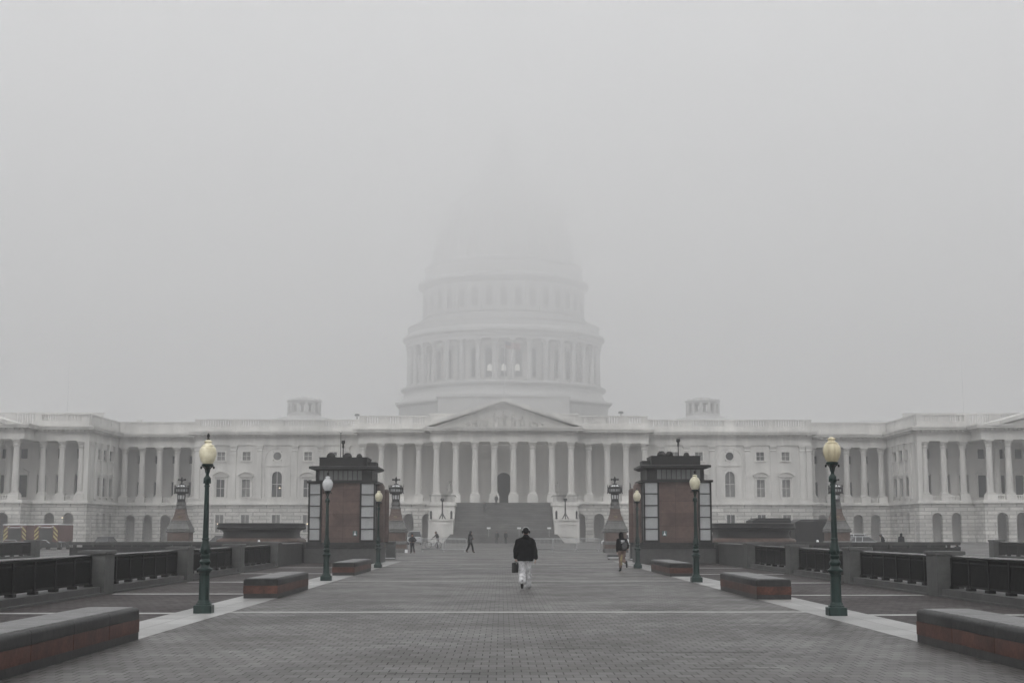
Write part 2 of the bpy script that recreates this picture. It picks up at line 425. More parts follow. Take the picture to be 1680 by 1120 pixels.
# ------------------------------------------------------------------ lamp posts
def lamp_parts(t, glass, finial=True):
    sq = MB()
    sq.cbox(-0.185, 0.185, -0.185, 0.185, -0.05, 0.17, 0.02)
    sq.lathe([(0.165,0.17),(0.16,0.2),(0.14,0.215),(0.132,0.245),(0.118,0.26)], n=8, rot=math.pi/8)
    sq.lathe([(0.113,0.26),(0.106,0.77),(0.118,0.79),(0.118,0.82)], n=8, rot=math.pi/8)
    obj('base', sq, 'green_paint', t, sm=False)
    p = MB()
    p.lathe([(0.11,0.82),(0.14,0.86),(0.163,0.885),(0.163,0.905),(0.13,0.925),(0.1,0.95),(0.088,0.985),(0.1,1.0),(0.12,1.03),(0.12,1.06),(0.095,1.09),(0.08,1.12),
             (0.088,1.135),(0.102,1.16),(0.1,1.19),(0.082,1.21),(0.09,1.24),(0.102,1.28),(0.1,1.33),(0.085,1.39),(0.072,1.46),(0.066,1.5),(0.078,1.51),(0.078,1.53),(0.064,1.545),
             (0.046,2.6),(0.058,2.61),(0.058,2.635),(0.045,2.65),(0.05,2.67),(0.076,2.73),(0.078,2.77),(0.06,2.81),(0.036,2.84),(0.034,2.88),(0.045,2.9),(0.04,2.93),(0.038,2.98),(0.06,3.02),(0.12,3.05),(0.128,3.075),(0.1,3.09)], n=20)
    for i in range(8):   # leaf ribs on the bell
        a = 2*math.pi*i/8
        p.cap((0.098*math.cos(a), 0.098*math.sin(a), 1.25), (0.072*math.cos(a), 0.072*math.sin(a), 1.44), 0.02, 0.006, 6)
        p.cap((0.07*math.cos(a), 0.07*math.sin(a), 2.69), (0.07*math.cos(a), 0.07*math.sin(a), 2.79), 0.012, 0.006, 6)
    obj('post', p, 'green_paint', t)
    b_ = MB()
    for i in range(4):
        a = 2*math.pi*i/4
        c, s_ = math.cos(a), math.sin(a)
        pts = [(0.035, 2.9), (0.05, 2.98), (0.09, 3.03), (0.135, 3.03), (0.145, 3.0), (0.125, 2.985)]
        b_.tube([(r*c, r*s_, z) for r, z in pts], 0.012, 6)
        b_.ell((0.13*c, 0.13*s_, 3.0), (0.02, 0.02, 0.02), n=8, m=6)
    obj('scroll_bracket', b_, 'bronze', t)
    g = MB().lathe([(0.1,3.085),(0.125,3.12),(0.155,3.18),(0.176,3.25),(0.183,3.31),(0.178,3.37),(0.155,3.425),(0.125,3.455),(0.13,3.465),(0.125,3.475),(0.09,3.49),(0.07,3.52),(0.072,3.535),(0.085,3.55),(0.082,3.565),(0.045,3.585),(0.02,3.6)], n=28)
    obj('globe', g, glass, t)
    if finial:
        f = MB().lathe([(0.018,3.585),(0.04,3.6),(0.036,3.615),(0.014,3.625),(0.024,3.645),(0.032,3.67),(0.026,3.7),(0.008,3.73)], n=12)
        obj('finial', f, 'bronze', t)
LG = 'green lamp posts along the walkway'
for x, y, gl, fin, lb in ((-6.53, 30.66, 'glass_cream', True, 'nearest left green lamp post with cream globe and black finial'),
                     (6.42, 29.7, 'glass_stained', False, 'nearest right green lamp post with stained cream globe and no black finial'),
                     (-6.4, 50.8, 'glass_white', True, 'green lamp post with white globe before the left pavilion'),
                     (6.19, 49.2, 'glass_pale', True, 'green lamp post with cream globe before the right pavilion'),
                     (-6.13, 68.8, 'glass_pale', True, 'distant lamp post with yellowish globe at the inner corner of left pavilion'),
                     (5.98, 68.1, 'glass_pale', True, 'distant lamp post with cream globe at the inner corner of right pavilion')):
    t = thing('lamp_post', lb, 'lamp post', (x, y, 0), group=LG, rz=0.2)
    t.rotation_euler.z = 0
    lamp_parts(t, gl, fin)

# ------------------------------------------------------------------ pier + railing parapets along both sides
PG, RG = 'stone piers of the side parapets', 'black railings between the stone piers'
ordn = ['nearest', 'second', 'third', 'fourth', 'fifth', 'sixth', 'seventh']
def pier(x, y, s_, lb):
    t = thing('stone_pier', lb, 'pier', (x, y, 0), group=PG)
    obj('shaft', MB().cbox(-0.35, 0.35, 0, 0.98, -0.1, 1.07, 0.015), 'pier_stone', t)
    obj('cap_stone', MB().cbox(-0.40, 0.40, -0.04, 1.02, 1.073, 1.17, 0.02), 'granite_grey', t)
    return t
def railing(x, y0, y1, s_, lb, grp=RG, base=True):
    t = thing('black_railing', lb, 'railing', (x, y0, 0), group=grp)
    L = y1-y0
    obj('kerb', MB().box(-0.3, 0.3, 0.002, L-0.002, -0.1, 0.2).box(-s_*0.3, -s_*0.42, 0.002, L-0.002, -0.1, 0.045), 'granite_grey', t, sm=False)
    fr = MB(); n = max(1, round(L/1.55))
    for k in range(n+1):
        yy = min(max(L*k/n, 0.06), L-0.06)
        fr.box(-0.05, 0.05, yy-0.06, yy+0.06, 0.2, 0.99)
        fr.box(-0.09, 0.09, yy-0.14, yy+0.14, 0.2, 0.27)
    fr.box(-0.03, 0.03, 0, L, 0.27, 0.32); fr.box(-0.03, 0.03, 0, L, 0.86, 0.9); fr.box(-0.045, 0.045, 0, L, 0.965, 1.0)
    obj('frame', fr, 'iron', t, sm=False)
    b_ = MB(); m = int(L/0.085)
    for k in range(m):
        yy = L*(k+0.5)/m
        b_.box(-0.022, 0.022, yy-0.014, yy+0.014, 0.3, 0.97)
    obj('bars', b_, 'iron', t, sm=False)
    obj('handrail', MB().lathe([(0.036, 0), (0.036, L)], n=10), 'iron_highlight', t).matrix_local = Matrix.Translation((0, 0, 1.03)) @ Matrix.Rotation(R(-90), 4, 'X')
for s_, ys, side in ((-1, (29.2, 39.7, 50.1, 60.2, 70.2), 'left'), (1, (28.6, 38.3, 47.9, 57.8, 67.8), 'right')):
    X = s_*11.4
    rail_ys = [18.5] + list(ys)
    for k, y in enumerate(ys):
        pier(X, y, s_, f'grey stone pier, {ordn[k]} along the {side} parapet' + (' counting from the camera' if k else ''))
    for k in range(len(ys)):
        a = rail_ys[k]+(0.98 if k else 0)
        railing(X+s_*0.05, a, rail_ys[k+1], s_, f'black barred railing just before the {ordn[k]} stone pier on the {side}')
    # solid stretch running up to the pavilion
    t = thing('granite_wall', f'plain grey granite wall joining the {side} parapet to the {side} pavilion', 'wall', (X, ys[-1]+0.98, 0))
    ye = (79.5 if s_ < 0 else 77.5) - ys[-1] - 0.98
    obj('wall_body', MB().box(-0.25, 0.25, 0.002, ye, -0.1, 1.0), 'granite_wall', t, sm=False)
    obj('cap_stone', MB().cbox(-0.3, 0.3, 0.002, ye, 1.003, 1.08, 0.02), 'granite_grey', t)

# outer parapets at the picture's edges
for s_, side in ((-1, 'left'), (1, 'right')):
    X = 31.0 if s_ > 0 else -29.9
    pier(X, 92.0, s_, f'far grey pier standing alone near the {side} edge of the picture')
    pier(X, 79.5, s_, f'grey pier closing the distant {side} edge railing')
    railing(X, 80.48, 92.0, s_, f'distant black railing at the {side} edge' + (' in front of the red trucks' if s_ < 0 else ' beside a lone pier'))
    X2 = s_*23.4

# low cross walls with a slotted cap running outwards from the pavilions
for s_, side, Yf in ((-1, 'left', 79.5), (1, 'right', 77.8)):
    t = thing('slotted_wall', f'long low dark wall with slotted cap running outward from the {side} pavilion', 'wall', (s_*10.95, Yf+0.4, 0))
    L = 12.9 if s_ < 0 else 13.2
    obj('wall_body', MB().box(0, s_*L, 0, 0.35, -0.1, 0.84), 'granite_dark', t, sm=False)
    cm = MB().box(0, s_*(L+0.05), -0.06, 0.41, 0.96, 1.06).box(0, s_*(L+0.05), -0.09, 0.44, 1.062, 1.13)
    k = 0.0
    while k < L-0.2:
        cm.box(s_*k, s_*(k+0.14), 0.05, 0.3, 0.84, 0.96); k += 1.05
    obj('slotted_cap', cm, 'granite_grey', t, sm=False)
    obj('back_ledge', MB().box(0, s_*L, 2.4, 2.7, -0.1, 1.02), 'granite_dark', t, sm=False)
    # small round white light on the wall cap
    o = obj('wall_light', MB().lathe([(0.07,0),(0.07,0.03),(0.055,0.09),(0.02,0.11)], n=12), 'white', loc=(s_*(13.6 if s_ < 0 else 16.6), Yf+0.6, 1.133))
    tag(o, f'tiny white dome light on the cap of the {side} slotted wall', 'light', 'tiny white lights on the slotted walls')

# ------------------------------------------------------------------ granite pavilions (visitor centre lifts)
def pavilion(s_, Yf, side, mast_tall):
    t = thing('granite_pavilion', f'{side} red granite pavilion with glazed corner bays, dark cornice and roof domes', 'pavilion', (s_*8.95, Yf, 0))
    def X(u): return s_*(u-8.95)
    D = 3.7
    def bx(mb, u0, u1, y0, y1, z0, z1): return mb.box(X(u0), X(u1), y0, y1, z0, z1)
    obj('stone_base', bx(MB(), 6.95, 11.0, -0.25, D+0.2, -0.1, 0.84), 'granite_wall', t, sm=False)
    obj('dark_band', bx(bx(MB(), 7.0, 10.93, -0.17, D+0.1, 0.842, 1.1), 6.9, 11.03, -0.29, D+0.24, 0.78, 0.838), 'granite_dark', t, sm=False)
    obj('granite_body', bx(MB(), 8.07, 10.13, 0.02, D, 1.103, 4.4), 'granite_tower', t, sm=False)
    # corner glass bays
    for (u0, u1, y0, y1) in ((7.22, 8.06, -0.06, 1.0), (10.14, 10.86, -0.06, 1.0)):
        fr = MB()
        bx(fr, u0, u0+0.09, y0, y0+0.1, 1.103, 4.32); bx(fr, u1-0.09, u1, y0, y0+0.1, 1.103, 4.32)
        out = u0 if u0 < 8 else u1
        bx(fr, out-0.05 if out == u1 else out, out if out == u1 else out+0.05, y1-0.09, y1, 1.103, 4.32)
        for z in (1.103, 1.80, 2.42, 3.04, 3.66, 4.26):
            h = 0.13 if z < 1.2 else 0.05
            bx(fr, u0+0.09, u1-0.09, y0+0.01, y0+0.09, z, z+h)
            bx(fr, out-0.05 if out == u1 else out+0.001, out-0.001 if out == u1 else out+0.05, y0+0.1, y1-0.09, z, z+h)
        f_ = obj('corner_bay_frame', fr, 'bronze', t, sm=False)
        obj('pane', bx(MB(), u0+0.055, u1-0.055, y0+0.05, y1-0.05, 1.2, 4.3), 'pane_grey', f_, sm=False)
    # inner and outer side walls behind the bays
    obj('side_wall', bx(bx(MB(), 7.3, 8.06, 1.003, D, 1.103, 4.3), 10.14, 10.8, 1.003, D, 1.103, 4.3), 'bronze', t, sm=False)
    rr = MB(); rr.M = None
    rr.lathe([(0.5, 1.103), (0.5, 4.2), (0.42, 4.33)], cx=X(7.42), cy=2.6, n=20)
    rr.lathe([(0.5, 1.103), (0.5, 3.95), (0.42, 4.05)], cx=X(7.2), cy=3.1, n=20)
    obj('rounded_corner', rr, 'granite_tower', t)
    obj('ledge', bx(MB(), 7.12, 10.95, -0.12, D+0.05, 4.303, 4.42), 'bronze', t, sm=False)
    # frieze with tall louvre panes
    fr = MB()
    bx(fr, 7.42, 7.95, 0.12, D-0.1, 4.423, 5.03); bx(fr, 10.36, 10.5, 0.12, D-0.1, 4.423, 5.03)
    bx(fr, 7.95, 10.36, 0.3, D-0.1, 4.423, 5.03); bx(fr, 7.95, 10.36, 0.13, 0.3, 4.423, 4.47); bx(fr, 7.95, 10.36, 0.13, 0.3, 4.98, 5.03)
    for k in range(10): bx(fr, 7.95+0.262*k, 7.95+0.262*k+0.035, 0.14, 0.3, 4.47, 4.98)
    f_ = obj('frieze', fr, 'bronze', t, sm=False)
    for k in range(9): obj('pane', bx(MB(), 7.987+0.262*k, 7.95+0.262*(k+1)-0.002, 0.2, 0.28, 4.472, 4.978), 'pane_dim', f_, sm=False)
    cz = MB()
    def ring(e, z): 
        a, b_ = X(7.3-e), X(10.6+e)
        if a > b_: a, b_ = b_, a
        return [(a, -e, z), (b_, -e, z), (b_, D+e*0.3, z), (a, D+e*0.3, z)]
    cz.loft([ring(-0.05, 5.0), ring(0.18, 5.08), ring(0.24, 5.085), ring(0.24, 5.2), ring(0.1, 5.235)])
    obj('cornice', cz, 'granite_dark', t, sm=False)
    at = MB()
    def ring2(e, z):
        a, b_ = X(7.72-e), X(10.33+e)
        if a > b_: a, b_ = b_, a
        return [(a, 0.25-e, z), (b_, 0.25-e, z), (b_, 2.9+e, z), (a, 2.9+e, z)]
    at.loft([ring2(0, 5.22), ring2(0, 5.68), ring2(0.03, 5.69), ring2(0.03, 5.72)])
    at.box(X(7.72), X(7.3), 1.2, 2.6, 5.22, 5.5)
    obj('attic', at, 'bronze', t, sm=False)
    domes = ((9.78, 0.9, 0.24), (8.86, 0.9, 0.24), (8.3, 1.8, 0.17)) if s_ < 0 else ((9.8, 1.9, 0.17), (8.75, 0.9, 0.2), (8.3, 0.7, 0.24))
    for u, y, r in domes:
        obj('roof_dome', MB().lathe([(r*0.92, 5.71), (r, 5.76), (r, 5.8), (r*0.9, 5.88), (r*0.6, 5.97), (r*0.1, 6.0)], cx=X(u), cy=y, n=18), 'bronze', t)
    # wheelchair sign plate
    zx = X(8.3) if s_ < 0 else X(8.33)
    sg = obj('access_sign', MB().box(zx-0.12, zx+0.12, -0.012, 0.018, 1.45, 1.72), 'sign_green', t, sm=False)
    obj('symbol', MB().prism([(zx-0.015, 1.65), (zx+0.015, 1.65), (zx+0.03, 1.55), (zx-0.03, 1.55)], -0.018, -0.0125)
        .prism([(zx-0.07, 1.5), (zx+0.07, 1.5), (zx+0.05, 1.56), (zx-0.05, 1.56)], -0.0175, -0.013)
        .prism([(zx-0.02, 1.66), (zx+0.02, 1.66), (zx+0.02, 1.7), (zx-0.02, 1.7)], -0.0178, -0.0128), 'white', sg, sm=False)
    # camera mast(s) on the roof
    m = thing('camera_mast', f'thin pole with round camera head on the {side} pavilion roof', 'camera mast', (s_*9.12 if s_ < 0 else 9.25, Yf+1.0, 5.72), group='camera masts on the pavilion roofs')
    obj('pole', MB().rod((0,0,0), (0,0,0.72), 0.03, 0.025), 'bronze', m)
    obj('camera_head', MB().ell((0,0,0.86), (0.11,0.11,0.11), n=14, m=10).rod((0,0,0.55), (0,0,0.78), 0.06, 0.05).rod((-0.1,0,0.95),(0.1,0,0.95),0.02), 'bronze', m)
    if mast_tall:
        a = tag(obj('antenna', MB().rod((0,0,0), (0,0,1.36), 0.018, 0.012).rod((0,0,1.34), (-0.07,0,1.42), 0.012).rod((0,0,1.34), (0.07,0,1.42), 0.012).rod((-0.06,0,0),(0.06,0,0.02),0.03), 'bronze', loc=(s_*9.26, Yf+1.0, 5.72)), 'very thin forked aerial beside the camera on the left pavilion roof', 'antenna')
pavilion(-1, 79.5, 'left', True)
pavilion(1, 77.8, 'right', False)

# ------------------------------------------------------------------ big dark bowls behind the walls
def bowl(s_, side):
    t = thing('granite_planter', f'wide dark bowl-shaped planter on a red base behind the {side} slotted wall', 'planter', (s_*17.1, 102.5, 0), group='wide dark bowl planters')
    def rr(a, b_, z, n=6):
        r = 0.5*min(a, b_); pts = []
        for cx, cy, st in ((a-r, b_-r, 0), (-(a-r), b_-r, 90), (-(a-r), -(b_-r), 180), (a-r, -(b_-r), 270)):
            for i in range(n): 
                an = R(st+90*i/(n-1)); pts.append((cx+r*math.cos(an), cy+r*math.sin(an), z))
        return pts
    obj('red_base', MB().loft([rr(2.9,2.9,-0.1), rr(2.9,2.9,1.1), rr(2.78,2.78,1.2), rr(2.6,2.6,1.24)]), 'granite_dull', t)
    prof = [(2.62,1.22),(2.55,1.28),(2.48,1.4),(2.46,1.6),(2.52,1.74),(2.66,1.82),(2.84,1.86),(2.88,1.92),(2.88,1.98),(2.82,2.03),(2.82,2.24),(2.72,2.27),(2.6,2.22)]
    obj('bowl', MB().loft([rr(a,a,z) for a, z in prof]), 'bronze', t)
bowl(-1, 'left'); bowl(1, 'right')
# dark boxy housings behind the right bowl
t = thing('equipment_housing', 'small dark flat-topped housing showing just above the right bowl planter', 'housing', (20.1, 112, 0))
obj('shell', MB().loft([[(-1.45,-1.5,0),(1.45,-1.5,0),(1.45,1.5,0),(-1.45,1.5,0)], [(-1.45,-1.5,2.5),(1.45,-1.5,2.5),(1.45,1.5,2.5),(-1.45,1.5,2.5)], [(-1.1,-1.3,2.66),(1.43,-1.3,2.66),(1.43,1.3,2.66),(-1.1,1.3,2.66)]]), 'bronze', t, sm=False)
obj('lid', MB().box(-1.15,1.44,-1.35,1.35,2.663,2.7), 'iron', t, sm=False)
t = thing('equipment_housing', 'large dark box with sloped top corner behind the nearest right lamp post', 'housing', (26.9, 127, 0))
obj('shell', MB().loft([[(-2.1,-2,0),(1.9,-2,0),(1.9,2,0),(-2.1,2,0)], [(-2.1,-2,2.5),(1.9,-2,2.6),(1.9,2,2.6),(-2.1,2,2.5)], [(-1.5,-1.8,2.74),(1.88,-1.8,2.76),(1.88,1.8,2.76),(-1.5,1.8,2.74)]]), 'bronze', t, sm=False)
obj('skirt', MB().box(-2.15,1.95,-2.05,2.05,-0.05,0.25), 'iron', t, sm=False)

# ------------------------------------------------------------------ ornate lantern piers
def lantern_pier(x, y, lb):
    t = thing('lantern_pier', lb, 'lamp pier', (x, y, 0), group='ornate stone lantern piers')
    def L(prof, m, name, n=4, rot=math.pi/4, par=t, sm=False):
        return obj(name, MB().lathe(prof, n=n, rot=rot, sq=(n == 4)), m, par, sm=sm)
    # square tiers: given half widths
    L([(0.98,-0.1),(0.98,0.3),(0.94,0.32)], 'granite_pale', 'foot_course')
    L([(0.92,0.322),(0.92,0.64)], 'granite_dull', 'lower_red_course')
    L([(0.96,0.642),(0.98,0.7),(0.98,0.84),(0.9,0.92)], 'granite_pale', 'plinth_moulding')
    L([(0.87,0.922),(0.87,1.6)], 'granite_dull', 'red_die')
    L([(0.88,1.602),(0.98,1.66),(0.98,1.76),(0.9,1.82),(0.97,1.88),(0.93,1.96),(0.8,2.2),(0.72,2.38),(0.72,2.44),(0.66,2.48),(0.66,2.6)], 'granite_pale', 'stepped_shoulder')
    s_ = L([(0.64,2.602),(0.6,2.66),(0.5,2.9),(0.42,3.2),(0.44,3.24),(0.4,3.28),(0.38,3.52)], 'granite_dull', 'tapered_shaft')
    obj('carved_badge', MB().ell((0,-0.5,2.85), (0.16,0.06,0.15), n=10, m=6).ell((-0.2,-0.5,2.72), (0.09,0.05,0.08), n=8, m=6).ell((0.2,-0.5,2.72), (0.09,0.05,0.08), n=8, m=6), 'gold', s_)
    L([(0.44,3.522),(0.46,3.6),(0.4,3.68),(0.37,3.8),(0.41,3.9),(0.38,4.0),(0.36,4.1)], 'granite_pale', 'neck', n=8, rot=math.pi/8)
    g = L([(0.33,4.102),(0.33,4.33),(0.26,4.34),(0.26,4.66),(0.34,4.7)], 'bronze', 'lantern_stem', n=8, rot=math.pi/8)
    lan = MB().lathe([(0.28,4.68),(0.4,4.78),(0.52,4.84),(0.58,4.88),(0.56,4.93),(0.5,4.95),(0.5,5.16),(0.57,5.18),(0.57,5.3),(0.5,5.33),(0.42,5.34)], n=16)
    for i in range(8):
        a = 2*math.pi*i/8 + math.pi/8
        lan.rod((0.3*math.cos(a), 0.3*math.sin(a), 4.32), (0.33*math.cos(a), 0.33*math.sin(a), 4.7), 0.035, 0.03, 6)
        for q in (0, 1):
            a2 = a + q*math.pi/8
            lan.rod((0.55*math.cos(a2), 0.55*math.sin(a2), 4.93), (0.55*math.cos(a2), 0.55*math.sin(a2), 5.18), 0.022, 0.022, 5)
    for i in range(8):
        a = 2*math.pi*i/8
        c, q = math.cos(a), math.sin(a)
        lan.rod((0.58*c,0.58*q,4.84),(0.58*c,0.58*q,5.4), 0.035, 0.03, 6)
        lan.cap((0.58*c,0.58*q,5.42),(0.58*c,0.58*q,5.5), 0.035, 0.01, 6)
        lan.cap((0.6*c,0.6*q,4.8),(0.62*c,0.62*q,4.86), 0.04, 0.02, 6)
    lo = obj('lantern', lan, 'bronze', t)
    obj('stem_glass', MB().lathe([(0.29,4.345),(0.31,4.66)], n=16), 'glass_white', lo)
    obj('band_glass', MB().lathe([(0.53,4.955),(0.53,5.155)], n=24), 'pane_grey', lo)
    dm_ = MB().lathe([(0.41,5.33),(0.4,5.38),(0.33,5.45),(0.2,5.5)], n=16)
    do = obj('dome_glass', dm_, 'white', lo)
    ribs = MB()
    for i in range(10):
        a = 2*math.pi*i/10
        ribs.tube([(r*math.cos(a), r*math.sin(a), z) for r, z in ((0.42,5.34),(0.41,5.39),(0.34,5.46),(0.2,5.515))], 0.018, 5)
    obj('ribs', ribs, 'bronze', lo)
    f = MB().lathe([(0.23,5.49),(0.22,5.55),(0.12,5.6),(0.06,5.62),(0.05,5.7),(0.08,5.74),(0.05,5.78)], n=12)
    f.cap((0,0,5.78),(0,0,6.06),0.06,0.06,8); f.cap((0,0,6.0),(0,0,6.17),0.1,0.02,8)
    for sx in (-1, 1):
        f.tube([(0,0,5.8),(sx*0.1,0,5.92),(sx*0.2,0,5.95),(sx*0.27,0,5.88)], 0.055, 6); f.ell((sx*0.26,0,5.93),(0.085,0.06,0.085), n=8, m=6)
        f.tube([(0,0,5.8),(0,sx*0.1,5.92),(0,sx*0.2,5.95),(0,sx*0.27,5.88)], 0.04, 6)
    f.ell((0,0,5.86),(0.09,0.09,0.04), n=8, m=6)
    obj('finial', f, 'bronze', t)
lantern_pier(-26.7, 120.25, 'ornate lantern pier farthest left, seen left of the nearest left lamp post')
lantern_pier(-9.05, 120.25, 'ornate lantern pier just right of the left pavilion, beside the guard')
lantern_pier(8.95, 119.6, 'ornate lantern pier just left of the right pavilion, behind the walker with a backpack')
lantern_pier(27.2, 120.0, 'ornate lantern pier farthest right, half hidden by the nearest right lamp post')
# ------------------------------------------------------------------ the domed building
CB = thing('domed_capitol_building', 'huge pale classical building with columned porticoes and a tall dome fading into fog', 'government building', (0, 236, 0))
Y0 = 236.0
def part(name, mb, m, sm=False, par=None): return obj(name, mb, m, par or CB, sm=sm)
def at(x, y, s_=1, rz=0): return Matrix.Translation((x, y - Y0, 0)) @ Matrix.Rotation(rz, 4, 'Z')
Z_B, Z_P, Z_C, Z_E, Z_T = 6.15, 7.5, 16.2, 18.7, 20.7
def entab(mb, x0, x1, yf, yb, ends=(0, 0)):
    """architrave, frieze, dentils, cornice; yf is the frieze face"""
    e0, e1 = ends
    mb.box(x0, x1, yf, yb, Z_C, 17.0)
    mb.box(x0, x1, yf+0.08, yb, 17.002, 17.75)
    mb.box(x0-0.2*e0, x1+0.2*e1, yf-0.22, yb, 17.752, 17.95)
    x = x0
    while x < x1-0.2:
        mb.box(x, x+0.3, yf-0.62, yf-0.221, 17.62, 17.95); x += 0.72
    mb.box(x0-0.9*e0, x1+0.9*e1, yf-0.9, yb, 17.952, 18.3)
    mb.box(x0-1.05*e0, x1+1.05*e1, yf-1.05, yb, 18.302, 18.55)
def balustrade(mb, x0, x1, yf, z0=18.55, z1=20.6, ped=6.0, solid=False, th=0.45):
    """parapet of pedestals and balusters"""
    h = z1-z0
    mb.box(x0, x1, yf-0.04, yf+th+0.04, z0, z0+h*0.42)
    mb.box(x0-0.06, x1+0.06, yf-0.12, yf+th+0.12, z1-0.22, z1)
    n = max(1, round((x1-x0)/ped)); 
    for k in range(n+1):
        xc = x0+(x1-x0)*k/n; a, b_ = max(x0, xc-0.9), min(x1, xc+0.9)
        mb.box(a, b_, yf, yf+th, z0+h*0.42, z1-0.22)
    if solid: mb.box(x0, x1, yf+0.1, yf+th-0.1, z0+h*0.42, z1-0.22)
    else:
        m = int((x1-x0)/0.42)
        for k in range(m):
            xc = x0+(x1-x0)*(k+0.5)/m
            mb.box(xc-0.13, xc+0.13, yf+0.12, yf+th-0.12, z0+h*0.42, z1-0.22)
def belt(mb, x0, x1, yf, yb, ends=(0,0)):
    mb.box(x0-0.3*ends[0], x1+0.3*ends[1], yf-0.3, yb, Z_B, Z_B+0.32)
    mb.box(x0-0.15*ends[0], x1+0.15*ends[1], yf-0.15, yb, Z_B+0.322, Z_B+0.5)

# one column, one window of each kind, copied around
def column_mesh(r, z0, z1):
    H = z1-z0
    mb = MB()
    mb.box(-r*1.38, r*1.38, -r*1.38, r*1.38, z0, z0+r*0.45)
    mb.lathe([(r*1.35, z0+r*0.45), (r*1.38, z0+r*0.6), (r*1.2, z0+r*0.75), (r*1.22, z0+r*0.9), (r*1.02, z0+r*1.0), (r, z0+H*0.33), (r*0.85, z1-r*2.6), (r*0.92, z1-r*2.55), (r*0.86, z1-r*2.45),
              (r*0.95, z1-r*2.2), (r*1.15, z1-r*1.75), (r*1.0, z1-r*1.6), (r*1.12, z1-r*1.1), (r*1.35, z1-r*0.8), (r*1.1, z1-r*0.7), (r*1.2, z1-r*0.35)], n=16)
    for i in range(4):
        a = math.pi/4+math.pi/2*i
        mb.cap((r*1.0*math.cos(a), r*1.0*math.sin(a), z1-r*1.0), (r*1.5*math.cos(a), r*1.5*math.sin(a), z1-r*0.45), r*0.2, r*0.22, 6)
    mb.box(-r*1.32, r*1.32, -r*1.32, r*1.32, z1-r*0.35, z1)
    return mb
def part_at(name, src, x, y, rz=0.0, par=None, z=0):
    o = bpy.data.objects.new(name, src) if not isinstance(src, bpy.types.Object) else copy_tree(src)
    if not isinstance(src, bpy.types.Object): COL.objects.link(o)
    o.parent = par or CB; o.location = (x, y-Y0, z); o.rotation_euler = (0,0,rz)
    return o
_c = part('column', column_mesh(0.52, 7.5, 16.2), 'marble', sm=True); COLM = _c.data
_c.location = (10.94, 236.55-Y0, 0)
_w = None
for k in range(8):
    x = -10.94+3.127*k
    if k < 7: part_at('column', COLM, x, 236.55)
for s_ in (-1, 1):
    for k in range(1, 5): part_at('column', COLM, s_*(10.94+3.1*k), 240.6)
    for k in range(5): part_at('column', COLM, s_*(53.6+3.02*k), 252.6)
    for x in (68.05, 71.15, 74.25): part_at('column', COLM, s_*x, 234.7)
    for k in range(7): part_at('column', COLM, s_*(76.9+3.05*k), 229.8)
    # columns deeper inside the portico rows
    for k in (1, 3, 5): part_at('column', COLM, s_*(76.9+3.05*k), 235.2)

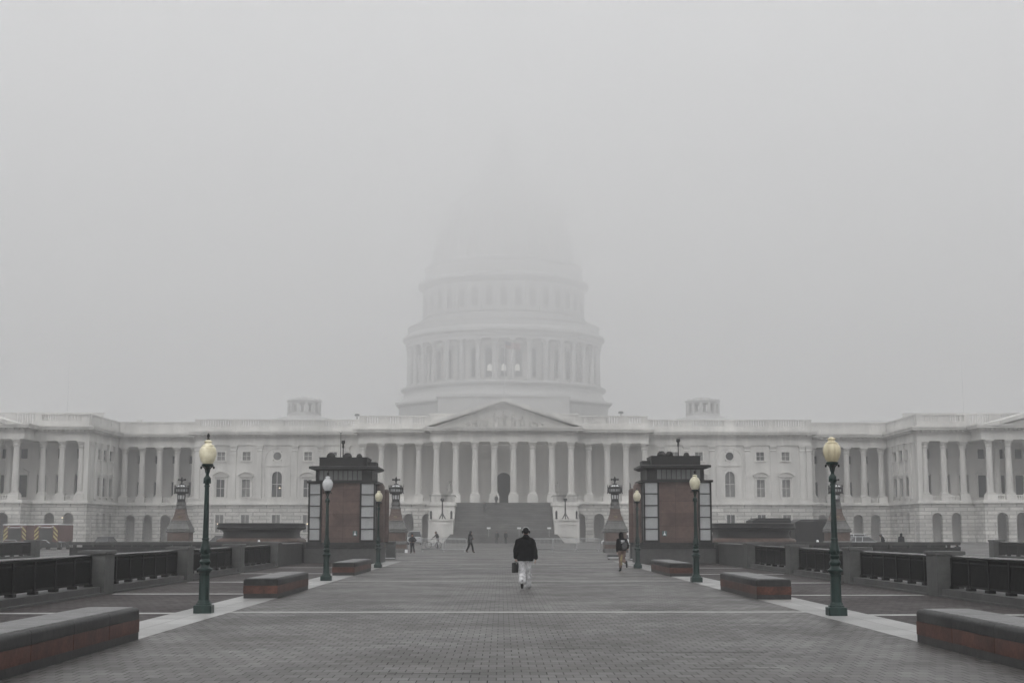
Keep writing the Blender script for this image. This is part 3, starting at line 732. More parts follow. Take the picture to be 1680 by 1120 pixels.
# window prototypes (front faces -y), origin at wall face
def window_proto(w_, zb, zt, hood=None, arched=False, blind=False, round_=False):
    fr = MB()
    if round_:
        n = 20; zc = (zb+zt)/2; r = w_/2
        rings = []
        for rr_, yy in ((r, 0.1), (r, -0.06), (r+0.25, -0.06), (r+0.25, 0.1)):
            rings.append([(rr_*math.cos(2*math.pi*i/n), yy, zc+rr_*math.sin(2*math.pi*i/n)) for i in range(n)])
        fr.loft(rings, cap=False)
    else:
        h = zt-w_/2 if arched else zt
        fr.box(-w_/2-0.25, -w_/2, -0.09, 0.12, zb, h).box(w_/2, w_/2+0.25, -0.09, 0.12, zb, h)
        fr.box(-w_/2-0.35, w_/2+0.35, -0.2, 0.12, zb-0.2, zb-0.001)
        if arched:
            n = 10
            for i in range(n):
                a0, a1 = math.pi*i/n, math.pi*(i+1)/n; r0, r1 = w_/2, w_/2+0.28
                fr.prism([(r0*math.cos(a0), h+r0*math.sin(a0)), (r1*math.cos(a0), h+r1*math.sin(a0)), (r1*math.cos(a1), h+r1*math.sin(a1)), (r0*math.cos(a1), h+r0*math.sin(a1))], -0.1, 0.12)
        else: fr.box(-w_/2-0.25, w_/2+0.25, -0.09, 0.12, zt+0.001, zt+0.22)
        if hood == 'low':
            fr.prism([(-w_/2-0.3, zt+0.4), (w_/2+0.3, zt+0.4), (w_/2, zt+0.75), (0, zt+0.9), (-w_/2, zt+0.75)], -0.2, 0.12)
        if hood == 'seg':
            fr.box(-w_/2-0.55, w_/2+0.55, -0.35, 0.1, zt+0.45, zt+0.6)
            n = 10; W = w_/2+0.6; r = W*1.25; dz = math.sqrt(r*r-W*W); zc = zt+0.6-dz
            a_ = math.asin(W/r)
            for i in range(n):
                t0, t1 = -a_+2*a_*i/n, -a_+2*a_*(i+1)/n
                fr.prism([(r*math.sin(t0), zc+r*math.cos(t0)), ((r+.16)*math.sin(t0), zc+(r+.16)*math.cos(t0)), ((r+.16)*math.sin(t1), zc+(r+.16)*math.cos(t1)), (r*math.sin(t1), zc+r*math.cos(t1))], -0.38, 0.1)
            fr.box(-w_/2-0.45, -w_/2-0.26, -0.22, 0.1, zb, zt+0.44).box(w_/2+0.26, w_/2+0.45, -0.22, 0.1, zb, zt+0.44)
    f_ = obj('window', fr, 'marble', CB, sm=False)
    sash = MB()
    if not round_:
        sash.box(-0.04, 0.04, 0.16, 0.22, zb, zt); z = zb+(zt-zb)/2
        sash.box(-w_/2, w_/2, 0.16, 0.22, z-0.04, z+0.04)
        obj('sash', sash, 'marble_back', f_, sm=False)
    if round_:
        pn = MB(); n = 20; zc = (zb+zt)/2
        pn.loft([[(w_/2*1.05*math.cos(2*math.pi*i/n), yy, zc+w_/2*1.05*math.sin(2*math.pi*i/n)) for i in range(n)] for yy in (0.19, 0.24)])
    else: pn = MB().box(-w_/2-0.1, w_/2+0.1, 0.23, 0.27, zb-0.05, zt+0.1)
    obj('pane', pn, 'window_blind_fogged' if blind else 'window', f_, sm=False)
    return f_
WSQ = window_proto(1.3, 13.65, 15.05)
WMAIN = window_proto(1.35, 7.5, 10.4, hood='seg')
WARCH = window_proto(1.65, 7.5, 11.8, arched=True)
WOCT = window_proto(1.35, 13.7, 15.05, round_=True)
WGND = window_proto(1.35, 1.6, 4.5)
WSIDE = window_proto(2.1, 7.5, 10.6, hood='low')
WSIDESQ = window_proto(1.9, 13.5, 15.2)
PROTOS = [WSQ, WMAIN, WARCH, WOCT, WGND, WSIDE, WSIDESQ]
_blind = {}
def place_win(pr, x, y, rz=0):
    o = part_at('window', pr, x, y, rz)
    if random.random() < 0.45:          # some blinds are drawn
        for ch in o.children:
            if ch.name.startswith('pane'):
                if ch.data.name not in _blind:
                    d = ch.data.copy(); d.materials[0] = M['window_blind_fogged']; _blind[ch.data.name] = d
                ch.data = _blind[ch.data.name]
    return o

BAYX = (28.9, 33.1, 38.3, 43.5, 47.8)
for s_ in (-1, 1):
    # ---- old wing block, front at y 246
    T = Matrix.Translation((0, 246-Y0, 0)) @ Matrix.Diagonal((s_, 1, 1, 1))
    base = MB(T); up = MB(T); tr = MB(T)
    base.band(24.0, 52.2, 0, 0.9, -0.3, Z_B, [(x, 1.35, 1.6, 4.5, False) for x in BAYX])
    for x in BAYX:
        base.box(x-1.5, x-1.35, -0.06, 0, 1.0, 5.0).box(x+1.35, x+1.5, -0.06, 0, 1.0, 5.0).box(x-1.35, x+1.35, -0.06, 0, 4.9, 5.05)
    up.band(24.0, 52.2, 0.2, 1.0, Z_B, 12.9, [(x, 1.65 if x == 38.3 else 1.35, 7.5, 11.8 if x == 38.3 else 10.4, x == 38.3) for x in BAYX])
    up.band(24.0, 52.2, 0.2, 1.0, 12.9, Z_C, [(x, 1.3, 13.65, 15.05, False) for x in BAYX if x != 38.3] + [(38.3, 1.45, 13.6, 15.15, False)])
    up.box(24, 52.2, 0.05, 0.2, Z_B+0.5, 7.28)
    for x in (26.6, 31.0, 35.3, 41.3, 45.65, 50.6, 51.75):
        up.box(x-0.42, x+0.42, 0.0, 0.2, 7.3, 15.1)
        tr.box(x-0.5, x+0.5, -0.06, 0.2, 7.1, 7.5)
        tr.loft([[(x-a, -b_, z), (x+a, -b_, z), (x+a, 0.2, z), (x-a, 0.2, z)] for a, b_, z in ((0.44, 0.02, 15.1), (0.5, 0.1, 15.3), (0.46, 0.06, 15.5), (0.62, 0.2, 15.95), (0.62, 0.2, 16.19))])
    # blind arch over the round window
    n = 14
    for i in range(n):
        a0, a1 = math.pi*i/n, math.pi*(i+1)/n; r0, r1 = 2.05, 2.3
        tr.prism([(38.3+r*math.cos(a), 13.7+r*math.sin(a)) for r, a in ((r0,a0),(r1,a0),(r1,a1),(r0,a1))], 0.08, 0.2)
    tr.box(36.0, 36.25, 0.08, 0.2, 7.6, 13.7).box(40.35, 40.6, 0.08, 0.2, 7.6, 13.7).box(36.25, 40.35, 0.06, 0.2, 12.7, 12.85)
    belt(tr, 24, 52.2, 0, 1.0, (0, 1)); 
    for x in BAYX: tr.box(x-0.9, x+0.9, -0.02, 0.05, 6.75, 7.2)
    part('base_wall', base, 'marble_rust'); part('wall', up, 'marble')
    en = MB(T); entab(en, 24, 52.2, 0, 12, (0, 1)); part('entablature', en, 'marble'); part('wall_trim', tr, 'marble')
    ba = MB(T); balustrade(ba, 24.2, 52.3, 0.1, ped=7); part('roof_balustrade', ba, 'marble')
    for x in BAYX:
        X = s_*x
        place_win(WGND, X, 246); place_win(WARCH if x == 38.3 else WMAIN, X, 246.2); place_win(WOCT if x == 38.3 else WSQ, X, 246.2)
    bd = MB(T); bd.box(23.9, 52.19, 1.0, 40, -0.3, 18.5); part('rear_mass', bd, 'void')
    part('roof', MB(T).box(23.9, 52.2, 12, 40, 18.552, 19.1), 'marble')
    # shallow roof and cupola
    cu = MB(T)
    cu.lathe([(11.5, 19.1), (8, 20.9), (5.0, 21.7), (3.2, 22.1), (3.05, 22.3)], cx=35.8, cy=14, n=32)
    cu.lathe([(3.1, 22.3), (3.1, 22.55), (2.9, 22.6)], cx=35.8, cy=14, n=16)
    cu.lathe([(2.6, 22.6), (2.6, 22.95), (2.5, 22.96)], cx=35.8, cy=14, n=16)
    cu.lathe([(2.9, 24.5), (3.0, 24.75), (3.2, 24.8), (3.2, 25.0), (2.7, 25.1), (1.2, 25.6), (0.2, 25.7)], cx=35.8, cy=14, n=16)
    part('cupola_roof', cu, 'marble_dome', sm=True)
    for i in range(12):
        a = 2*math.pi*(i+0.5)/12
        cx_, cy_ = 35.8+2.75*math.cos(a), 14+2.75*math.sin(a)
        if i == 0: cc = part('cupola_column', MB().lathe([(0.34, 22.6), (0.3, 22.75), (0.28, 24.2), (0.36, 24.5)], n=8).ell((0.12, 0, 25.15), (0.14, 0.14, 0.22), n=8, m=5), 'marble_dome'); cc.location = (s_*cx_, 246-Y0+cy_, 0); cd = cc.data
        else: part_at('cupola_column', cd, s_*cx_, 246+cy_)

    # ---- portico flank, colonnade front y 240
    T = Matrix.Translation((0, 240-Y0, 0)) @ Matrix.Diagonal((s_, 1, 1, 1))
    b_ = MB(T); b_.band(9.0, 24.0, -0.4, 0.5, -0.3, Z_B, [(x, 1.75, -0.3, 4.6, True) for x in (12.55, 15.65, 18.75, 21.85)])
    b_.box(23.4, 24.0, 0.5, 6, -0.3, Z_B)
    part('base_wall', b_, 'marble_rust')
    pl = MB(T); belt(pl, 9, 24, -0.4, 8, (0, 1))
    for k in range(1, 5): pl.box(10.94+3.1*k-0.8, 10.94+3.1*k+0.8, -0.2, 1.4, Z_B+0.5, Z_P)
    for k in range(0, 4):
        x0, x1 = 10.94+3.1*k+0.8, 10.94+3.1*(k+1)-0.8
        pl.box(x0, x1, 0.3, 0.6, Z_P-0.18, Z_P-0.03); 
        m = 5
        for j in range(m): pl.box(x0+(x1-x0)*(j+.5)/m-0.07, x0+(x1-x0)*(j+.5)/m+0.07, 0.37, 0.52, Z_B+0.5, Z_P-0.18)
    part('portico_platform', pl, 'marble')
    en = MB(T); entab(en, 11.7, 24.0, 0.1, 7.5, (0, 1)); part('entablature', en, 'marble')
    ba = MB(T); balustrade(ba, 12.0, 23.9, 0.2, z1=20.75, ped=4.2); part('roof_balustrade', ba, 'marble')
    bw = MB(T); bw.band(12.0, 24.0, 7.2, 8.0, Z_B+0.5, Z_C, [(21.0, 1.3, 6.9, 10.2, True)]); bw.box(12, 24, 3.5, 3.8, -0.3, Z_B)
    part('portico_rear_wall', bw, 'marble_back')
    part('doorway', MB(T).box(12.1, 23.9, 8.05, 8.3, 6.8, 12), 'void')
    part('roof', MB(T).box(11.9, 24, 7.51, 30, 18.552, 19.4), 'marble')

    # ---- connecting range, wall at y 258, columns at 252.6
    T = Matrix.Translation((0, 252-Y0, 0)) @ Matrix.Diagonal((s_, 1, 1, 1))
    b_ = MB(T); b_.band(52.22, 66.7, -0.4, 0.5, -0.3, Z_B, [(x, 1.7, -0.3, 4.6, True) for x in (55.1, 58.15, 61.2, 64.2)])
    part('base_wall', b_, 'marble_rust')
    pl = MB(T); belt(pl, 52.22, 66.7, -0.4, 6, (0, 0))
    for k in range(5): pl.box(53.6+3.02*k-0.75, 53.6+3.02*k+0.75, -0.2, 1.4, Z_B+0.5, Z_P)
    for k in range(4):
        x0, x1 = 53.6+3.02*k+0.75, 53.6+3.02*(k+1)-0.75
        pl.box(x0, x1, 0.3, 0.6, Z_P-0.2, Z_P-0.03)
        for j in range(5): pl.box(x0+(x1-x0)*(j+.5)/5-0.08, x0+(x1-x0)*(j+.5)/5+0.08, 0.37, 0.52, Z_B+0.5, Z_P-0.2)
    part('portico_platform', pl, 'marble')
    en = MB(T); entab(en, 52.25, 66.65, 0.1, 6.5); part('entablature', en, 'marble')
    ba = MB(T); balustrade(ba, 52.4, 66.6, 0.2, ped=5, solid=True); part('roof_balustrade', ba, 'marble')
    bw = MB(T); bw.band(52.22, 66.7, 6.0, 6.6, Z_B+0.5, 12.5, [(x, 1.3, 7.5, 10.4, False) for x in (55.1, 58.15, 61.2, 64.2)])
    bw.band(52.22, 66.7, 6.0, 6.6, 12.5, Z_C, [(x, 1.2, 13.6, 15.0, False) for x in (55.1, 58.15, 61.2, 64.2)]); bw.box(52.22, 66.7, 3.0, 3.3, -0.3, Z_B)
    part('portico_rear_wall', bw, 'marble_back')
    part('dark_interior', MB(T).box(52.3, 66.6, 6.65, 6.9, 7, 16), 'window')
    part('roof', MB(T).box(52.22, 66.7, 6.51, 30, 18.552, 19.3), 'marble')

    # ---- outer wing: side face along y from 235 to 262 at |x| = 66.7
    # local frame: u along +y, outward normal = towards the centre line
    if s_ > 0: TS = Matrix.Translation((66.7, 262-Y0, 0)) @ Matrix.Rotation(R(-90), 4, 'Z')     # u: 0 at y262 -> 27 at y235, normal -x
    else:      TS = Matrix.Translation((-66.7, 235-Y0, 0)) @ Matrix.Rotation(R(90), 4, 'Z')    # u: 0 at y235 -> 27 at y262, normal +x
    def U(y): return (262-y) if s_ > 0 else (y-235)
    WY = (240.4, 244.2, 248.0)
    b_ = MB(TS); b_.band(0, 27, 0, 0.8, -0.3, Z_B, [(U(y), 1.5, 1.4, 4.7, False) for y in WY] + [(U(236.6), 0.9, -0.3, 4.6, True)])
    part('base_wall', b_, 'marble_rust')
    u_ = MB(TS); u_.band(0, 27, 0.2, 0.9, Z_B, 12.5, [(U(y), 2.1, 7.5, 10.6, False) for y in WY])
    u_.band(0, 27, 0.2, 0.9, 12.5, Z_C, [(U(y), 1.9, 13.5, 15.2, False) for y in WY])
    for y in (235.5, 238.4, 242.3, 246.1, 249.8):
        u_.box(U(y)-0.42, U(y)+0.42, -0.02, 0.2, 7.0, 15.3)
        u_.loft([[(U(y)-a, -b2, z), (U(y)+a, -b2, z), (U(y)+a, 0.2, z), (U(y)-a, 0.2, z)] for a, b2, z in ((0.44, 0.03, 15.3), (0.5, 0.1, 15.5), (0.62, 0.2, 16.1), (0.62, 0.2, 16.19))])
    belt(u_, 0, 27, 0, 0.9, (0, 0) )
    part('wall', u_, 'marble')
    en = MB(TS); entab(en, 0, 27, 0, 3, (0, 0)); part('entablature', en, 'marble')
    ba = MB(TS); balustrade(ba, 0.2, 26.8, 0.1, ped=6, solid=True); part('roof_balustrade', ba, 'marble')
    for y in WY:
        rz = R(-90) if s_ > 0 else R(90)
        place_win(WSIDE, s_*66.9, y, rz); place_win(WSIDESQ, s_*66.9, y, rz)
    part('dark_interior', MB(TS).box(0.5, 26.5, 0.95, 1.3, 0, 16), 'window')
    # ---- outer wing front: recessed colonnade then projecting portico
    T = Matrix.Translation((0, 234-Y0, 0)) @ Matrix.Diagonal((s_, 1, 1, 1))
    b_ = MB(T); b_.band(66.72, 75.6, 0, 1.0, -0.3, Z_B, [(x, 1.65, -0.3, 4.7, True) for x in (69.6, 72.7)])
    b_.band(75.6, 98.0, -5.0, -4.0, -0.3, Z_B, [(78.4+3.05*k, 1.75, -0.3, 4.7, True) for k in range(6)]); b_.box(75.6, 76.3, -4, 1.0, -0.3, Z_B)
    part('base_wall', b_, 'marble_rust')
    part('corner_pier', MB(T).box(66.75, 67.5, 0.1, 1.2, Z_B+0.5, Z_C), 'marble')
    pl = MB(T); belt(pl, 66.72, 75.6, 0, 6, (1, 0)); belt(pl, 75.6, 98, -5.0, 6, (1, 0))
    for x in (68.05, 71.15, 74.25): pl.box(x-0.75, x+0.75, -0.05, 1.5, Z_B+0.5, Z_P)
    for k in range(7): pl.box(76.9+3.05*k-0.8, 76.9+3.05*k+0.8, -5.0, -3.4, Z_B+0.5, Z_P)
    for x0, x1, yy in [(68.8, 70.4, 0.3), (71.9, 73.5, 0.3)] + [(77.7+3.05*k, 79.15+3.05*k, -4.6) for k in range(6)]:
        pl.box(x0, x1, yy, yy+0.3, Z_P-0.2, Z_P-0.03)
        for j in range(4): pl.box(x0+(x1-x0)*(j+.5)/4-0.09, x0+(x1-x0)*(j+.5)/4+0.09, yy+0.07, yy+0.22, Z_B+0.5, Z_P-0.2)
    part('portico_platform', pl, 'marble')
    en = MB(T); entab(en, 66.72, 75.6, 0.1, 6, (1, 0)); part('entablature', en, 'marble')
    en = MB(T); entab(en, 75.6, 98, -4.8, 6, (1, 0)); part('entablature', en, 'marble')
    ba = MB(T); balustrade(ba, 66.8, 75.4, 0.15, ped=4.3); part('roof_balustrade', ba, 'marble')
    bw = MB(T); bw.band(66.72, 98, 5.0, 5.6, Z_B+0.5, 12.5, [(69.5+3.08*k, 1.5, 7.3, 10.9, False) for k in range(9)]); bw.band(66.72, 98, 5.0, 5.6, 12.5, Z_C, [(69.5+3.08*k, 1.2, 13.6, 15.2, False) for k in range(9)]); bw.box(66.72, 98, 2.6, 2.9, -0.3, Z_B)
    part('portico_rear_wall', bw, 'marble_back')
    hd = MB(T)
    for k in range(9):
        x = 69.5+3.08*k
        hd.box(x-1.0, x+1.0, 4.7, 5.0, 11.2, 11.4); hd.prism([(x-1.05, 11.4), (x+1.05, 11.4), (x, 11.95)], 4.65, 5.0); hd.box(x-0.9, x-0.75, 4.85, 5.0, 7.2, 11.2).box(x+0.75, x+0.9, 4.85, 5.0, 7.2, 11.2)
    part('window_hoods', hd, 'marble')
    part('dark_interior', MB(T).box(66.9, 97.8, 5.65, 5.9, 7, 16), 'window')
    # pediment of the wing portico
    pd = MB(T); X0, X1, XM, ZP = 78.3, 99.0, 88.5, 21.4
    pd.prism([(X0+1, 18.56), (X1-1, 18.56), (XM, ZP-0.5)], -4.2, 8)
    for a, b2 in (((X0, 18.55), (XM, ZP)), ((X1, 18.55), (XM, ZP))):
        pd.loft([[(a[0], y, a[1]), (b2[0], y, b2[1]), (b2[0], y, b2[1]+0.55), (a[0], y, a[1]+0.55)] for y in (-5.75, 8.01)])
    part('pediment', pd, 'marble')
    ba = MB(Matrix.Translation((0, 234-Y0+1.2, 0)) @ Matrix.Diagonal((s_, 1, 1, 1))); balustrade(ba, 67.2, 98, 8.0, z0=18.55, z1=21.5, ped=5.5); part('roof_balustrade', ba, 'marble')
    part('roof', MB(T).box(67, 98, 6.01, 30, 18.0, 19.0), 'marble')

# ---- central portico
b_ = MB(at(0, 236))
b_.box(-12.2, -8.3, 0.3, 4, -0.3, Z_B); b_.box(8.3, 12.2, 0.3, 4, -0.3, Z_B)
part('base_wall', b_, 'marble_rust')
pl = MB(at(0, 236)); pl.box(-12.3, 12.3, -0.3, 12, 5.9, 6.3)
for k in range(8): pl.box(-10.94+3.127*k-0.82, -10.94+3.127*k+0.82, -0.27, 1.4, 6.302, Z_P)
part('portico_platform', pl, 'marble')
en = MB(at(0, 236)); entab(en, -12.0, 12.0, 0.0, 8, (1, 1)); part('entablature', en, 'marble')
bw = MB(at(0, 236)); bw.band(-12, 12, 11.2, 12.2, 6.302, Z_C, [(0, 2.5, 6.302, 11.7, True)])
part('portico_rear_wall', bw, 'marble_back')
part('doorway', MB(at(0, 236)).box(-8, 8, 12.3, 12.6, 6.3, 12.5), 'void')
pd = MB(at(0, 236))
pd.prism([(-11.5, 18.56), (11.5, 18.56), (0, 22.6)], 0.35, 8)
for s_ in (-1, 1):
    pd.loft([[(s_*12.9, y, 18.55), (0, y, 22.75), (0, y, 23.3), (s_*12.9, y, 19.0)] for y in (-0.85, 7.9)])
    pd.loft([[(s_*12.6, y, 18.56), (0, y, 22.5), (0, y, 22.74), (s_*12.75, y, 18.75)] for y in (-0.45, 7.8)])
    for k in range(20):
        t_ = (k+0.5)/20; pd.box(s_*12.6*t_-0.16, s_*12.6*t_+0.16, -0.66, -0.46, 22.5-3.95*t_-0.05, 22.5-3.95*t_+0.2)
part('pediment', pd, 'marble')
# relief figures in the gable
rf = MB(at(0, 236)); random.seed(11)
for x, h in ((0,2.7),(-1.4,2.3),(1.5,2.2),(-2.9,1.7),(3.1,1.75),(-4.3,1.2),(4.6,1.2),(-5.6,0.8),(5.8,0.8)):
    rf.cap((x, 0.2, 18.6), (x+random.uniform(-.2,.2), 0.2, 18.6+h*0.55), 0.38, 0.3, 8)
    rf.cap((x, 0.15, 18.6+h*0.5), (x+random.uniform(-.1,.1), 0.15, 18.6+h*0.78), 0.32, 0.2, 8)
    rf.ell((x, 0.1, 18.6+h*0.92), (0.17, 0.17, 0.2), n=8, m=6)
    rf.cap((x, 0.1, 18.6+h*0.7), (x+random.choice((-.7,.7)), 0.1, 18.6+h*random.uniform(.45,.8)), 0.12, 0.09, 6)
part('relief_sculpture', rf, 'carving', sm=True)
part('attic_block', MB(at(0, 236)).box(-12.4, 12.4, 7.0, 9.5, 18.552, 21.1).box(-12.6, 12.6, 6.85, 9.6, 21.1, 21.35), 'marble')
part('rear_mass', MB(at(0, 236)).box(-23.8, 23.8, 13, 60, -0.3, 19.4), 'marble')

# ---- grand staircase with cheek blocks
st = MB(at(0, 0, 0)); n = 34
for k in range(n):
    y0 = 219.5+0.42*k; hw_ = 7.65 if k > 9 else 7.65+0.14*(10-k)
    st.box(-hw_, hw_, y0, 236.0, -0.05+6.3/n*k*0.999, 6.3/n*(k+1))
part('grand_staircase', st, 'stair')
for s_ in (-1, 1):
    ch = MB(at(0, 0) @ Matrix.Diagonal((s_, 1, 1, 1)))
    ch.box(7.66, 11.55, 226.5, 235.6, -0.1, 5.7); ch.box(7.45, 11.7, 226.3, 235.7, 5.702, 6.25)
    ch.box(7.7, 11.5, 222.3, 226.28, -0.1, 3.35); ch.box(7.6, 11.6, 222.15, 226.29, 3.352, 3.6)
    ch.box(8.6, 10.8, 222.2, 222.3, 0.9, 2.7).box(8.4, 11.0, 222.16, 222.3, 2.702, 2.85)
    part('stair_cheek_block', ch, 'marble')
    rl = MB(at(0, 0) @ Matrix.Diagonal((s_, 1, 1, 1)))
    rl.box(7.7, 11.6, 226.45, 226.55, 7.2, 7.3)
    for k in range(20): rl.box(7.7+0.192*k, 7.76+0.192*k, 226.46, 226.52, 6.25, 7.2)
    rl.box(7.62, 7.7, 226.4, 235, 7.2, 7.3)
    part('stair_railing', rl, 'bronze')
    lt = thing('stair_lamp', f'dark tripod lamp standard on the {"left" if s_ < 0 else "right"} cheek block of the great stairs', 'lamp', (s_*9.45, 224.4, 3.6), group='tripod lamps on the stair blocks')
    obj('tripod', MB().rod((0,0,0.5),(0,0,2.9),0.13,0.09).rod((0,0,0.9),(-0.5,0,0),0.1,0.07).rod((0,0,0.9),(0.5,0,0),0.1,0.07).rod((0,0,0.9),(0,0.5,0),0.1,0.07).rod((0,0,0.9),(0,-0.5,0),0.1,0.07), 'bronze', lt)
    obj('lamp_bowl', MB().lathe([(0.08,2.6),(0.2,2.75),(0.32,3.0),(0.3,3.1),(0.12,3.2)], n=12), 'bronze', lt)
    for k_, sx in ((0, 8.0), (1, 11.1)):
        o = obj('stair_urn', MB().lathe([(0.16,0),(0.2,0.1),(0.14,0.2),(0.17,0.9),(0.15,1.15),(0.05,1.25)], n=10), 'bronze', loc=(s_*sx, 222.6, 3.6))
        tag(o, f'dark bollard at the {("inner","outer")[k_]} corner of the {"left" if s_ < 0 else "right"} stair block', 'bollard', 'dark bollards on the stair blocks')

# ---- dome: centre (0, 275)
DY = 275.0
dT = at(0, DY)
bs = MB(dT)
bs.lathe([(20.9, 19.0), (20.9, 24.5), (21.3, 24.7), (21.7, 24.9), (21.7, 25.25)], n=8, rot=math.pi/8, sq=False)
bs.box(-11.6, 11.6, -20.5, -10, 19.0, 25.2).box(-11.9, 11.9, -20.8, -10, 25.2, 25.7)
part('dome_base', bs, 'marble_dome')
sk = MB(dT).lathe([(19.7, 25.0), (19.4, 26.1), (18.9, 26.7), (18.75, 27.5), (19.2, 27.8), (19.5, 27.95), (19.5, 28.25), (19.1, 28.4), (15.5, 28.45)], n=72)
part('drum_plinth', sk, 'marble_dome', sm=True)
part('drum_wall', MB(dT).lathe([(15.4, 28.4), (15.4, 36.9)], n=72), 'marble_back', sm=True)
CD = column_mesh(0.47, 28.45, 36.0)
cc = part('peristyle_column', CD, 'marble_dome', sm=True)
for i in range(36):
    a = 2*math.pi*(i+0.5)/36
    x, y = 17.95*math.cos(a), DY+17.95*math.sin(a)
    if i == 0: cc.location = (x, y-Y0, 0); cc.rotation_euler = (0,0,a)
    else: part_at('peristyle_column', cc.data, x, y, a)
wn = None
for i in range(36):
    a = 2*math.pi*i/36
    if math.sin(a) > 0.3: continue
    x, y = 15.4*math.cos(a), DY+15.4*math.sin(a)
    if wn is None:
        wn = part('drum_window', MB().band(-0.85, 0.85, -0.12, 0.1, 29.2, 35.2, [(0, 1.15, 29.4, 34.6, True)]), 'marble_dome')
        obj('pane', MB().box(-0.58, 0.58, -0.05, -0.01, 29.4, 34.6), 'window', wn, sm=False)
        wn.location = (x, y-Y0, 0); wn.rotation_euler = (0,0,a+math.pi/2)
    else: part_at('drum_window', wn, x, y, a+math.pi/2)
rc = MB(dT).lathe([(15.3, 36.0), (18.5, 36.0), (18.5, 36.5), (18.65, 36.6), (18.65, 37.2), (19.1, 37.4), (19.25, 37.5), (19.25, 37.9), (18.7, 38.3), (18.2, 38.6), (18.2, 39.6), (18.35, 39.65), (18.35, 39.9), (16.2, 40.1)], n=72)
part('peristyle_cornice', rc, 'marble_dome', sm=True)
t2 = MB(dT).lathe([(16.2, 40.1), (16.2, 41.0), (15.4, 41.2), (15.2, 41.4), (15.2, 47.0), (15.6, 47.2), (16.4, 47.8), (16.4, 48.3), (15.2, 48.8), (15.0, 50.8), (15.2, 51.0), (15.2, 51.5), (13.6, 52.0)], n=72)
part('upper_drum', t2, 'marble_dome', sm=True)
pw = None
for i in range(36):
    a = 2*math.pi*i/36
    if math.sin(a) > 0.3: continue
    x, y = 15.2*math.cos(a), DY+15.2*math.sin(a)
    if pw is None:
        pw = part('attic_window', MB().band(-1.3, 1.3, -0.22, 0.1, 41.6, 46.9, [(0, 1.3, 42.4, 45.9, True)]), 'marble_dome')
        obj('pane', MB().box(-0.66, 0.66, -0.1, -0.05, 42.4, 45.9), 'window_blind_fogged', pw, sm=False)  # paler pane colour imitates fog fading these windows, no blinds here
        pw.location = (x, y-Y0, 0); pw.rotation_euler = (0,0,a+math.pi/2)
    else: part_at('attic_window', pw, x, y, a+math.pi/2)
prof = [(13.5, 52.0)]
for k in range(15):
    t_ = k/14*math.pi/2*0.86
    prof.append((13.2*math.cos(t_)**0.9, 52.5+16.5*math.sin(t_)))
sh = MB(dT).lathe(prof+[(2.6, 69.0)], n=72)
for i in range(36):
    a = 2*math.pi*i/36
    P_ = [((r+0.12)*math.cos(a), (r+0.12)*math.sin(a), z) for r, z in prof[1:]]
    sh.tube(P_, 0.22, 5)
part('dome_shell', sh, 'marble_dome', sm=True)
th = MB(dT).lathe([(3.6, 68.2), (3.6, 69.0), (2.4, 69.1), (2.4, 73.2), (3.3, 73.3), (3.3, 73.8), (2.5, 74.4), (1.5, 75.2), (0.9, 75.8), (0.8, 76.8)], n=24)
for i in range(12):
    a = 2*math.pi*i/12; th.rod((3.0*math.cos(a), 3.0*math.sin(a), 69), (3.0*math.cos(a), 3.0*math.sin(a), 73.3), 0.2)
part('lantern_tholos', th, 'marble_dome', sm=True)
part('crowning_statue', MB(dT).cap((0,0,76.8),(0,0,79.2),0.85,0.55,12).cap((0,0,79.2),(0,0,80.3),0.55,0.3,12).ell((0,0,80.9),(0.3,0.3,0.4)).cap((0.4,0,79.8),(0.8,-.1,78.6),0.2,0.15,8).cap((-0.4,0,79.8),(-0.7,-.1,78.5),0.2,0.15,8), 'bronze', sm=True)
# lit arches low in the peristyle, at the front
for k, x in enumerate((-2.5, 0.0, 2.45)):
    part('lit_arch', MB(at(x, 0)).prism([(0.4*math.cos(math.pi*i/8), 31.0+0.45*math.sin(math.pi*i/8)) for i in range(9)] + [(-0.42, 30.2), (0.42, 30.2)], DY-17.2, DY-17.1), 'lamp_arch')

for p in PROTOS:
    for ch in list(p.children): bpy.data.objects.remove(ch)
    bpy.data.objects.remove(p)

# flag over the gable
fp = thing('flagpole', 'slim flagpole rising above the central gable in front of the dome drum', 'flagpole', (0.1, 240.5, 22.0), group=None)
obj('pole', MB().rod((0,0,0), (0,0,11.6), 0.08, 0.05), 'steel', fp)
fl = MB(); N = 12
rings = []
for i in range(N+1):
    x = 2.6*i/N; yy = 0.18*math.sin(x*3.2)+0.08*math.sin(x*7); zz = -0.28*x - 0.1*math.sin(x*2)
    rings.append([(x+0.06, yy, 11.4+zz), (x+0.06, yy+0.02, 11.4+zz), (x+0.06, yy+0.1, 10.3+zz), (x+0.06, yy+0.08, 10.3+zz)])
fo = obj('flag', fl.loft(rings), 'flag_red', loc=(0.1, 240.5, 22.0)); tag(fo, 'faint drooping striped flag flying above the central gable', 'flag')
cn = MB(); rings2 = [[(x, y-0.015, z), (x, y2+0.015, z), (x, y3+0.02, z+(zb-z)*0.5), (x, y-0.015+0.04, z+(zb-z)*0.5)] for ((x, y, z), (_, y2, _2), (_3, y3, zb), _4) in rings[:6]]
obj('canton', cn.loft(rings2), 'flag_blue', fo)
